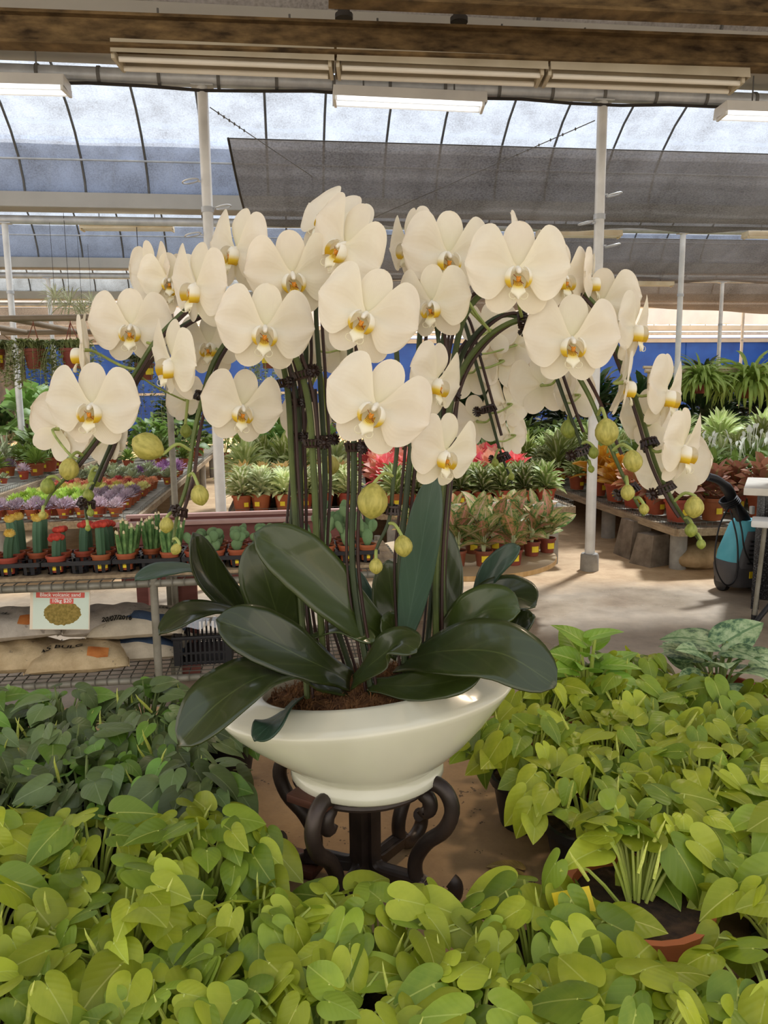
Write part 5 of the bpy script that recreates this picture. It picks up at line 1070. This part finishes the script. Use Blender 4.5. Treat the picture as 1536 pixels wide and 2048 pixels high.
def petal(side, seed):
    rs_ = random.Random(seed); a, b = rs_.uniform(0, 6), rs_.uniform(0, 6); cup = rs_.uniform(-0.02, 0.05)
    def fn(u, q):
        u = 1 - (1 - u) ** 1.6; h = prf(u, .03, .32, .53, 2.3); sweep = 0.07 * u - 0.02 * u * u
        y = q * h * (1.1 if q > 0 else 0.95) + sweep + (0.02 * math.sin(math.pi * u) if q > 0 else 0); x = 0.012 + 0.49 * u - 0.03 * q * q * u
        z = 0.03 + 0.05 * u - (0.06 + cup) * u * u + 0.035 * abs(q) * math.sin(math.pi * u) * 0.6 - 0.05 * q * q * h * 2 - 0.035 * max(0, 1 - 3.2 * abs(q)) * math.sin(math.pi * min(1, u * 1.1)) + 0.010 * math.sin(6 * u + 3 * q + a) + 0.006 * math.sin(11 * q * u + b)
        return V((side * x, y, z))
    return MB().grid(fn, 18, 14).mesh('petal', M_petal, 'all')
ST_ = ((0, .035), (.12, .07), (.3, .128), (.5, .155), (.68, .148), (.82, .115), (.92, .07), (.98, .028), (1, .005))
def sepal(ang, seed, L=0.44, back=0.05):
    rs_ = random.Random(seed); a = rs_.uniform(0, 6); ca, sa = math.cos(ang), math.sin(ang)
    def fn(u, q):
        u = 1 - (1 - u) ** 1.5; h = prf(u, .035, .15, .55, 2.0); r = 0.015 + L * u; s = q * h; z = -0.006 - back * u * u + 0.06 * q * q * h + 0.008 * math.sin(5 * u + a) * q
        return V((ca * r - sa * s, sa * r + ca * s, z))
    return MB().grid(fn, 14, 8).mesh('sepal', M_sepal, 'all')
PETS = {s: [petal(s, 10 + k) for k in range(3)] for s in (1, -1)}
DOR = [sepal(R(90), 20 + k, 0.43, 0.04) for k in range(2)]; LSR = [sepal(R(-56), 30, 0.43, 0.10), sepal(R(-60), 31, 0.42, 0.06)]; LSL = [sepal(R(-124), 33, 0.43, 0.10), sepal(R(-120), 34, 0.42, 0.06)]
def lobe(s):
    def fn(u, q):                        # upright scoop: u from the lower edge to the top
        th = (u - 0.42) * 2.3; ph_ = q * 0.95
        return V((s * (0.03 + 0.105 * math.cos(ph_) * math.cos(th) * 0.95), -0.09 + 0.105 * math.sin(th) + 0.012 * math.cos(ph_), 0.085 + 0.09 * math.sin(ph_) * math.cos(th * 0.8)))
    return MB().grid(fn, 9, 8).mesh('side_lobe', M_lobe, 'all')
LOBE = {s: lobe(s) for s in (1, -1)}
LT = ((0, .03), (.25, .032), (.55, .05), (.72, .058), (.86, .035), (1, .012))
def lipfn(u, q): h = interp(u, LT); return V((q * h * 1.25, -0.105 - 0.17 * u + 0.02 * q * q, 0.045 + 0.12 * math.sin(u * 1.9) * 0.8 - 0.035 * q * q))
lo = MB().grid(lipfn, 10, 6)
for s in (-1, 1):
    e = lipfn(1.0, s); lo.tube(crom([e, e + V((s * 0.03, -0.02, 0.02)), e + V((s * 0.065, -0.005, 0.035)), e + V((s * 0.07, 0.03, 0.03)), e + V((s * 0.05, 0.045, 0.015))], 12), [0.006 - 0.0004 * k for k in range(12)], 5)
LIPM = lo.mesh('lip', M_lip, 'all')
CALM = MB().ell((0, -0.092, 0.082), (0.022, 0.024, 0.022), 10, 6).ell((0.012, -0.075, 0.088), (0.012, 0.014, 0.016), 8, 5).ell((-0.012, -0.075, 0.088), (0.012, 0.014, 0.016), 8, 5).mesh('callus', M_cal)
mk = MB()
for k in range(7):
    a_ = R(-80 + 160 * k / 6) - math.pi / 2
    mk.tube([(0.02 * math.cos(a_ + math.pi / 2 + 1.57), -0.095 + 0.02 * math.sin(a_ + 1.57), 0.084), (0.05 * math.cos(a_ + math.pi / 2 + 1.57), -0.09 + 0.042 * math.sin(a_ + 1.57), 0.088)], 0.0028, 4)
MARK = mk.mesh('lip_marks', M_stripe)
COLM = MB().tube(crom([(0, 0.012, -0.01), (0, 0.004, 0.035), (0, -0.012, 0.075), (0, -0.03, 0.1)], 8), [.03, .03, .028, .026, .026, .027, .024, .014], 10).ell((0, -0.028, 0.098), (0.022, 0.018, 0.016), 10, 6)
FS = 0.125
M_stem = pmat('orchid_stem', '3f4a26', '5d6b33', 10, 0.5); M_stemd = pmat('orchid_stem_dark', '2a3420', '3d4a2a', 10, 0.5); M_stake = pmat('stake_wire', '2a1714', '3d241d', 10, 0.5)
M_clip = pmat('clip_brown', '1d1210', '33211b', 10, 0.35); M_bud = pmat('orchid_bud', '8f8a3c', 'b8ad5a', 7, 0.5, stretch=(1, 1, 0.3)); M_budd = pmat('orchid_bud_green', '707c30', '939c48', 7, 0.5, stretch=(1, 1, 0.3))
M_ped = pmat('flower_stalk', '83914a', 'a3ad62', 10, 0.5)
LO = leafmat('orchid_leaf', '273212', '3b471b', '4c582c', 0.32, 0.04, 0.01, 0.12, 5, 1.2, 0.5, 0.012, bstr=0.12, coat=0.35)
LO2 = leafmat('orchid_leaf_bluish', '2d4334', '415848', '52685a', 0.4, 0.04, 0.01, 0.1, 5, 1.2, 0.45, 0.012, bstr=0.12, coat=0.1)
OLT = ((0, .42), (.12, .5), (.3, .78), (.5, .97), (.68, 1.0), (.82, .88), (.91, .66), (.97, .38), (1, .04))
def olf(par, L0, pts, wd, nrm, fold=0.12, m=None, curl=0.0, tab=OLT, twist=0.0):
    P = crom([at(*p) for p in pts], 26); n = V(nrm).normalized(); N = []; T = []
    for i in range(26):
        tt = (P[min(i + 1, 25)] - P[max(i - 1, 0)]).normalized(); nn = (n - tt * n.dot(tt)).normalized(); nn = M.Rotation(twist * i / 25, 3, tt) @ nn; T.append(tt); N.append(nn)
    def fn(u, q):
        i = min(int(round(u * 25)), 25); B = T[i].cross(N[i]); h = wd / 2 * interp(u, tab)
        return P[i] - L0 + B * (q * h) + N[i] * (fold * h * (abs(q) ** 1.4) - curl * h * q * q + 0.0015 * math.sin(9 * u + 2 * q))
    o = ob('leaf', MB().grid(fn, 25, 10).mesh('leaf', m or LO, 'all'), par)
    sm = o.modifiers.new('thickness', 'SOLIDIFY'); sm.thickness = 0.0022; sm.offset = -1; return o
CLIP = MB()
for zz in (-0.004, 0.004):
    pts = [(0.0105 * math.cos(a_), 0.0105 * math.sin(a_), zz) for a_ in [2 * math.pi * k / 16 for k in range(17)]]; CLIP.tube(pts, 0.002, 5, False)
for k in range(14): a_ = 2 * math.pi * k / 14; CLIP.bar((0.0095 * math.cos(a_), 0.0095 * math.sin(a_), -0.006), (0.0125 * math.cos(a_), 0.0125 * math.sin(a_), 0.006), 0.0024)
for k in range(12): a_ = 2 * math.pi * k / 12; CLIP.bar((0.019 + 0.003 * math.cos(a_), -0.004 + 0.0, 0.003 * math.sin(a_)), (0.019 + 0.0085 * math.cos(a_), -0.007, 0.0085 * math.sin(a_)), 0.0024)
CLIPM = CLIP.ell((0.018, -0.003, 0), (0.0045, 0.0045, 0.0045), 8, 5).mesh('clip', M_clip)
bo = MB(); vs_ = []; fs = []; n = 18
prof = [(0.0, .12), (.06, .38), (.2, .74), (.4, .97), (.58, 1.0), (.75, .86), (.88, .58), (.96, .3), (1, .05)]
for z, r in prof:
    for k in range(n): a_ = 2 * math.pi * k / n; rr = 0.42 * r * (0.93 + 0.09 * abs(math.cos(1.5 * a_)) ** 0.6); vs_.append((rr * math.cos(a_), rr * math.sin(a_), z))
for i in range(len(prof) - 1):
    for k in range(n): fs.append((i * n + k, i * n + (k + 1) % n, (i + 1) * n + (k + 1) % n, (i + 1) * n + k))
bo.add(vs_, fs + [tuple(range(n - 1, -1, -1)), tuple(8 * n + k for k in range(n))]); BUDM = bo.mesh('bud_body', M_bud, 'all'); BUDG = bo.mesh('bud_body', M_budd, 'all')
NP = [0]
SPK_ = []
def nearest(P, p): return min(P, key=lambda a_: (a_ - p).length)
def orchid(label, base, path, flowers=(), buds=(), clips=(), leaves=(), stake=0.86, r0=0.0045, side=1, dark=True):
    L0 = V(base); t_ = thing('orchid_plant', label, 'orchid', L0, 0, 'white orchids in the bowl')
    P = crom([L0] + [at(*p) for p in path], 90); m = len(P)
    ob('flower_stem', MB().tube([p - L0 for p in P], [r0 * (1 - 0.6 * (i / m) ** 1.5) for i in range(m)], 8).mesh('flower_stem', M_stemd if dark else M_stem), t_)
    k = int(m * stake); off = V((0.0085 * side, -0.004, 0.002))
    ob('support_stake', MB().tube([p - L0 + off for p in P[:k]], 0.0024, 6).mesh('support_stake', M_stake), t_)
    if dark: ob('support_stake', MB().tube([p - L0 - off * 0.9 for p in P[:int(k * 0.5)]], 0.0022, 6).mesh('support_stake', M_stake), t_)
    for (x, y) in clips:
        best = min(range(2, m - 2), key=lambda i: (px_of(P[i])[0] - x) ** 2 + (px_of(P[i])[1] - y) ** 2); tt = (P[best + 1] - P[best - 1]).normalized()
        ob('clip', CLIPM, t_, mat=M.Translation(P[best] - L0) @ V((0, 0, 1)).rotation_difference(tt).to_matrix().to_4x4() @ M.Rotation(rs.uniform(-1, 1), 4, 'Z'))
    for f in flowers:
        x, y, Y, yaw, pit, roll = f[:6]; s = FS * (f[6] if len(f) > 6 else 1.0); c = at(x, y, Y); yw, pt, rl = R(yaw), R(pit), R(roll)
        nn = V((math.sin(yw) * math.cos(pt), -math.cos(yw) * math.cos(pt), -math.sin(pt))); up = V((0, 0, 1)); up = (up - nn * up.dot(nn)).normalized(); X = up.cross(nn)
        up2 = up * math.cos(rl) + X * math.sin(rl); X = up2.cross(nn); mt = M((X * s, up2 * s, nn * s)).transposed().to_4x4(); mt.translation = c - L0
        tgt = nearest(P[30:], c - nn * 0.03); inv = (M.Translation(L0) @ mt).inverted(); e = inv @ tgt; NP[0] += 1; kf = NP[0]
        o = MB(); o.add(COLM.v, COLM.f); nc = len(o.f)
        L = e.length
        if L > 0.05:
            o.tube(crom([V((0, 0.0, -0.005)), V((0, -0.02, -0.12)) if L > 0.2 else e * 0.3, e * 0.6 + V((0, -0.05, -0.06)), e], 12), [.026, .024, .022, .02] + [.018] * 8, 7)
        me = o.mesh('flower', [M_col, M_ped])
        for i_ in range(nc, len(me.polygons)): me.polygons[i_].material_index = 1
        fl = ob('flower', me, t_, mat=mt)
        ob('dorsal_sepal', DOR[kf % 2], fl); ob('lateral_sepal', LSR[kf % 2], fl); ob('lateral_sepal', LSL[(kf // 2) % 2], fl)
        ob('petal', PETS[1][kf % 3], fl); ob('petal', PETS[-1][(kf + 1) % 3], fl); ob('side_lobe', LOBE[1], fl); ob('side_lobe', LOBE[-1], fl); ob('lip', LIPM, fl); ob('callus', CALM, fl); ob('lip_marks', MARK, fl)
    for b in buds:                       # x, y of the centre, distance, length px, tilt (deg, 0 hangs straight down, + swings right), green?
        x, y, Y, ln, tl = b[:5]; c = at(x, y, Y); l = ln * Y / FPX; d = V((math.sin(R(tl)), -0.15, -math.cos(R(tl)))).normalized(); top = c - d * (l / 2)
        tgt = nearest(P[40:], top + V((0, 0.0, 0.008))); mid = (top + tgt) / 2 + V((0, 0, 0.25 * (top - tgt).length))
        pl = crom([tgt, mid, top, top + d * 0.004], 12)
        bd = ob('bud', MB().tube([p - L0 for p in pl], [0.0022] * 8 + [0.0024, 0.0027, 0.003, 0.003], 7).mesh('bud', M_ped), t_)
        ob('bud_body', BUDG if len(b) > 5 else BUDM, bd, mat=M.Translation(top - L0) @ V((0, 0, 1)).rotation_difference(d).to_matrix().to_4x4() @ M.Rotation(rs.uniform(0, 6), 4, 'Z') @ M.Scale(l, 4))
    for lf in leaves: olf(t_, L0, **lf)
    return t_
rs = random.Random(31); ZS = B0 + 0.125
def d(pts, wd, nrm, **k): return dict(pts=pts, wd=wd, nrm=nrm, **k)
orchid('orchid with the lowest left arching spike and the front left flower', (-0.115, 1.07, ZS), [(598, 1150, 1.09), (585, 950, 1.10), (572, 760, 1.10), (530, 640, 1.09), (430, 590, 1.08), (330, 660, 1.07), (262, 760, 1.07), (200, 865, 1.06), (140, 945, 1.05), (104, 985, 1.05), (86, 1018, 1.04)],
       [(185, 812, 1.00, -4, 0, 3), (262, 654, 1.08, 4, 4, 2, .93), (118, 858, 1.11, 165, -5, -30, .85), (168, 700, 1.10, -75, 0, 0, .9), (215, 880, 1.10, 150, 5, 20, .7)],
       [(138, 938, 1.03, 46, -8), (95, 972, 1.04, 34, -6, 1), (85, 1030, 1.03, 18, -4)], [(575, 770)],
       [d([(690, 1372, 1.08), (600, 1350, 1.03), (520, 1352, 0.97), (435, 1408, 0.91), (357, 1492, 0.88)], 0.092, (-0.35, -0.65, 0.7), fold=0.22),
        d([(700, 1362, 1.08), (620, 1322, 1.03), (520, 1272, 1.0), (432, 1240, 0.98)], 0.078, (-0.1, -0.75, 0.7), fold=0.2)], dark=False)
orchid('orchid with the second left arching spike ending in small green buds', (-0.105, 1.13, ZS), [(606, 1150, 1.13), (600, 950, 1.13), (590, 780, 1.13), (545, 660, 1.13), (460, 620, 1.12), (370, 650, 1.11), (300, 715, 1.10), (248, 800, 1.10), (225, 880, 1.09), (195, 950, 1.09), (172, 1010, 1.09), (176, 1052, 1.08)],
       [(345, 722, 1.0, -48, 4, 14, .95), (300, 545, 1.16, 140, 0, 0, .8), (350, 570, 1.15, -30, 0, 0, .8), (372, 800, 1.16, 155, 15, 20, .6)],
       [(190, 958, 1.1, 34, 25, 1), (177, 990, 1.08, 26, 12, 1), (181, 1025, 1.08, 18, 10, 1), (176, 1056, 1.08, 14, 5, 1)], [(175, 1008), (598, 880), (600, 795)],
       [d([(590, 1290, 1.14), (560, 1240, 1.13), (535, 1165, 1.12), (512, 1078, 1.12)], 0.082, (0.15, -1, 0.25), fold=0.15),
        d([(560, 1300, 1.16), (480, 1225, 1.16), (415, 1150, 1.14), (386, 1066, 1.12)], 0.052, (0.5, -0.7, 0.5), fold=0.5),
        d([(560, 1300, 1.15), (470, 1232, 1.10), (390, 1225, 1.04), (318, 1268, 0.99)], 0.05, (-0.1, -0.45, 0.9), fold=0.3),
        d([(500, 1220, 1.25), (400, 1146, 1.24), (330, 1140, 1.2), (270, 1160, 1.16)], 0.05, (0, -0.25, 1), m=LO2, fold=0.15)])
orchid('orchid with the thick green spike and large tan bud at left', (-0.09, 1.09, ZS), [(636, 1150, 1.08), (628, 950, 1.08), (612, 780, 1.08), (560, 660, 1.07), (490, 650, 1.06), (430, 720, 1.05), (402, 810, 1.04), (386, 880, 1.03), (376, 960, 1.02), (355, 1030, 1.01), (346, 1085, 1.0)],
       [(530, 657, 0.99, 10, 4, 6), (484, 815, 1.02, 26, 6, 10, .9), (395, 572, 1.04, -42, 2, 12, 1.0), (420, 690, 1.12, -10, 0, 0, .8)],
       [(296, 893, 0.99, 66, -118), (400, 990, 0.99, 44, 12), (333, 1050, 0.99, 34, -5), (352, 1098, 0.99, 26, -30)], [(385, 785), (352, 1018), (610, 745), (632, 880)],
       [d([(600, 1395, 1.08), (570, 1425, 1.0), (540, 1450, 0.95), (508, 1482, 0.93)], 0.042, (-0.4, -0.7, 0.6), m=LO2, fold=0.25),
        d([(800, 1300, 1.1), (700, 1220, 1.06), (600, 1125, 1.03), (508, 1068, 1.0)], 0.084, (0.35, -0.85, 0.45), fold=0.2)], stake=0.94, r0=0.005, dark=False, side=1)
orchid('orchid carrying the upper left flowers above the tall pole side', (-0.12, 1.15, ZS), [(580, 1150, 1.16), (596, 900, 1.17), (612, 700, 1.16), (590, 590, 1.15), (530, 520, 1.14), (460, 520, 1.13), (420, 580, 1.13), (410, 660, 1.13)],
       [(474, 500, 1.08, -42, -4, 12, 1.0), (585, 550, 1.04, 12, 12, -4), (338, 560, 1.14, 15, 0, 0, .7), (600, 720, 1.2, 160, 0, 10, .8), (610, 840, 1.22, 170, 0, -10, .7)],
       [(372, 862, 1.13, 28, 5, 1)], [(640, 740), (630, 795)],
       [d([(600, 1285, 1.12), (680, 1255, 1.08), (750, 1283, 1.05)], 0.04, (0, -0.3, 1), fold=0.2), d([(745, 1300, 1.17), (725, 1220, 1.18), (690, 1130, 1.18)], 0.05, (0.3, -1, 0.1), m=LO2)])
orchid('orchid at the top centre with tilted upper flowers', (-0.05, 1.14, ZS), [(648, 1150, 1.14), (650, 950, 1.14), (640, 760, 1.14), (632, 620, 1.13), (640, 540, 1.12), (668, 490, 1.10), (720, 470, 1.08)],
       [(690, 490, 1.02, -38, 2, 38, 1.0), (665, 447, 1.1, -25, -25, 35, .95), (680, 700, 1.2, 165, 5, 5, .7)],
       [(662, 930, 1.22, 40, 8), (607, 970, 1.2, 24, 6, 1)], [(636, 880)], 
       [d([(820, 1290, 1.14), (790, 1225, 1.15), (775, 1120, 1.15)], 0.062, (0.1, -1, 0.2)), d([(800, 1285, 1.1), (785, 1255, 1.08), (762, 1238, 1.07)], 0.04, (0.2, -0.8, 0.5))])
orchid('orchid with the two large front flowers and hanging centre buds', (-0.02, 1.06, ZS), [(706, 1150, 1.06), (708, 950, 1.06), (706, 800, 1.06), (700, 680, 1.05), (715, 590, 1.03), (755, 560, 1.0), (785, 640, 0.98), (796, 760, 0.97), (795, 880, 0.97), (786, 970, 0.97), (778, 1040, 0.97), (756, 1090, 0.97), (750, 1110, 0.97)],
       [(732, 630, 0.92, -8, 0, 22, 1.0), (752, 813, 0.87, -6, 0, 24, 1.0)],
       [(745, 1002, 0.95, 74, -6), (806, 1092, 0.96, 46, 8), (752, 1132, 0.96, 34, 0)], [(712, 905), (788, 1022)],
       [d([(705, 1366, 1.03), (750, 1322, 0.99), (795, 1287, 0.96), (834, 1302, 0.93)], 0.055, (0.1, -0.65, 0.75), fold=0.15),
        d([(740, 1370, 1.06), (820, 1372, 1.02), (900, 1362, 0.98), (960, 1350, 0.95)], 0.055, (0.1, -0.7, 0.7), fold=0.15)], stake=0.5)
orchid('orchid with side facing flowers just right of centre', (0.03, 1.07, ZS), [(800, 1150, 1.07), (812, 1000, 1.07), (825, 860, 1.07), (835, 740, 1.06), (842, 640, 1.05), (850, 600, 1.04), (870, 640, 1.03), (880, 720, 1.02), (880, 820, 1.0), (870, 900, 0.98)],
       [(866, 606, 1.0, -30, 8, 0, .85), (872, 762, 0.97, 48, 6, 12, .85), (888, 905, 0.92, 36, 8, 10, .85)],
       [], [(900, 785)],
       [d([(805, 1300, 1.08), (825, 1200, 1.05), (845, 1080, 1.02), (868, 950, 1.0)], 0.048, (-0.2, -1, 0.2), m=LO2, fold=0.3),
        d([(800, 1326, 1.08), (890, 1302, 1.0), (1000, 1306, 0.95), (1112, 1372, 0.91)], 0.092, (0.1, -0.72, 0.7), fold=0.16)])
orchid('orchid with a back facing spike of pale buds behind right of centre', (0.06, 1.15, ZS), [(866, 1150, 1.2), (876, 900, 1.26), (882, 720, 1.28), (898, 630, 1.28), (926, 640, 1.28), (950, 720, 1.28), (975, 810, 1.28), (1000, 900, 1.28), (1025, 968, 1.28)],
       [(935, 745, 1.31, 165, 4, 12, .85), (1000, 722, 1.31, -165, 4, -8, .9), (955, 842, 1.31, 170, 4, 12, .8), (1015, 808, 1.31, -150, 4, -10, .75), (1022, 870, 1.31, -140, 4, -6, .65), (980, 660, 1.3, 180, 0, 0, .8), (1030, 690, 1.31, 170, 0, 0, .7)],
       [(990, 925, 1.27, 18, 0, 1), (1023, 953, 1.27, 16, 5, 1)], [(950, 705), (975, 822), (1000, 920)],
       [d([(880, 1290, 1.16), (895, 1180, 1.18), (885, 1050, 1.2)], 0.05, (0, -1, 0.1)), d([(945, 1200, 1.15), (985, 1140, 1.13), (1038, 1092, 1.1)], 0.04, (-0.4, -0.7, 0.6), m=LO2, fold=0.2)])
orchid('orchid with the middle right spike under the front right flowers', (0.075, 1.08, ZS), [(872, 1150, 1.08), (885, 960, 1.08), (905, 790, 1.08), (960, 690, 1.07), (1040, 640, 1.05), (1110, 660, 1.04), (1150, 740, 1.03), (1182, 800, 1.03), (1215, 880, 1.02), (1250, 960, 1.01), (1288, 1032, 1.0)],
       [(1035, 540, 0.93, 0, 2, 2, 1.0), (1143, 680, 0.96, 3, 3, 2, .98), (895, 510, 1.04, 14, 4, 4, 1.0)],
       [(1213, 864, 0.98, 56, 4), (1266, 922, 0.99, 46, 8), (1255, 985, 0.98, 34, 0), (1288, 1018, 0.99, 24, 8)], [(1047, 637), (1250, 982)],
       [d([(870, 1280, 1.1), (920, 1250, 1.06), (975, 1220, 1.03), (1040, 1218, 1.0)], 0.072, (-0.1, -0.8, 0.6), fold=0.25), d([(900, 1270, 1.14), (960, 1220, 1.12), (1020, 1195, 1.1), (1072, 1210, 1.07)], 0.07, (0.2, -0.7, 0.6), fold=0.3)], r0=0.005, dark=False)
orchid('orchid with the short inner right spike behind the right flowers', (0.085, 1.13, ZS), [(878, 1150, 1.12), (892, 950, 1.13), (905, 790, 1.13), (935, 690, 1.13), (1010, 630, 1.13), (1085, 670, 1.13), (1115, 760, 1.13), (1140, 830, 1.13), (1165, 895, 1.13), (1184, 940, 1.13)],
       [(820, 490, 1.12, -60, 0, 0, .9), (1125, 555, 1.08, 30, 0, 0, .85), (1085, 770, 1.17, 160, 5, 8, .85), (1035, 480, 1.12, 75, -10, 0, .7), (1150, 790, 1.16, -150, 5, 0, .7)],
       [(1138, 858, 1.14, 40, 2, 1), (1187, 905, 1.12, 26, 5, 1), (1182, 938, 1.12, 16, 10, 1)], [(1165, 900)],
       [d([(905, 1290, 1.12), (930, 1262, 1.08), (960, 1258, 1.06)], 0.04, (0, -0.7, 0.7))])
orchid('orchid with the outermost right spike of side facing flowers', (0.095, 1.1, ZS), [(884, 1150, 1.1), (896, 950, 1.12), (905, 740, 1.12), (950, 600, 1.12), (1080, 550, 1.11), (1190, 610, 1.1), (1250, 740, 1.09), (1285, 840, 1.08), (1312, 930, 1.06), (1348, 1005, 1.05), (1385, 1060, 1.04), (1402, 1085, 1.04)],
       [(1205, 605, 1.12, -20, 5, 0, .85), (1268, 655, 1.06, 52, 4, 0, .9), (1248, 765, 1.03, 78, 6, -6, .85), (1332, 785, 1.07, 50, 4, 6, .95), (1365, 895, 1.03, 45, 6, 4, .95), (1345, 935, 1.12, 150, 10, 10, .9), (1180, 560, 1.12, 70, 0, 0, .8), (1295, 840, 1.12, -160, 8, 0, .8)],
       [(1388, 1014, 1.03, 46, -4), (1382, 1060, 1.03, 30, -6, 1), (1402, 1088, 1.03, 22, 4, 1)], [(1290, 885), (1326, 975)],
       [d([(860, 1292, 1.1), (960, 1290, 1.08), (1030, 1260, 1.06), (1068, 1230, 1.04)], 0.05, (0.1, -0.6, 0.8), fold=0.3)], stake=0.88, r0=0.0048, dark=False, side=-1)
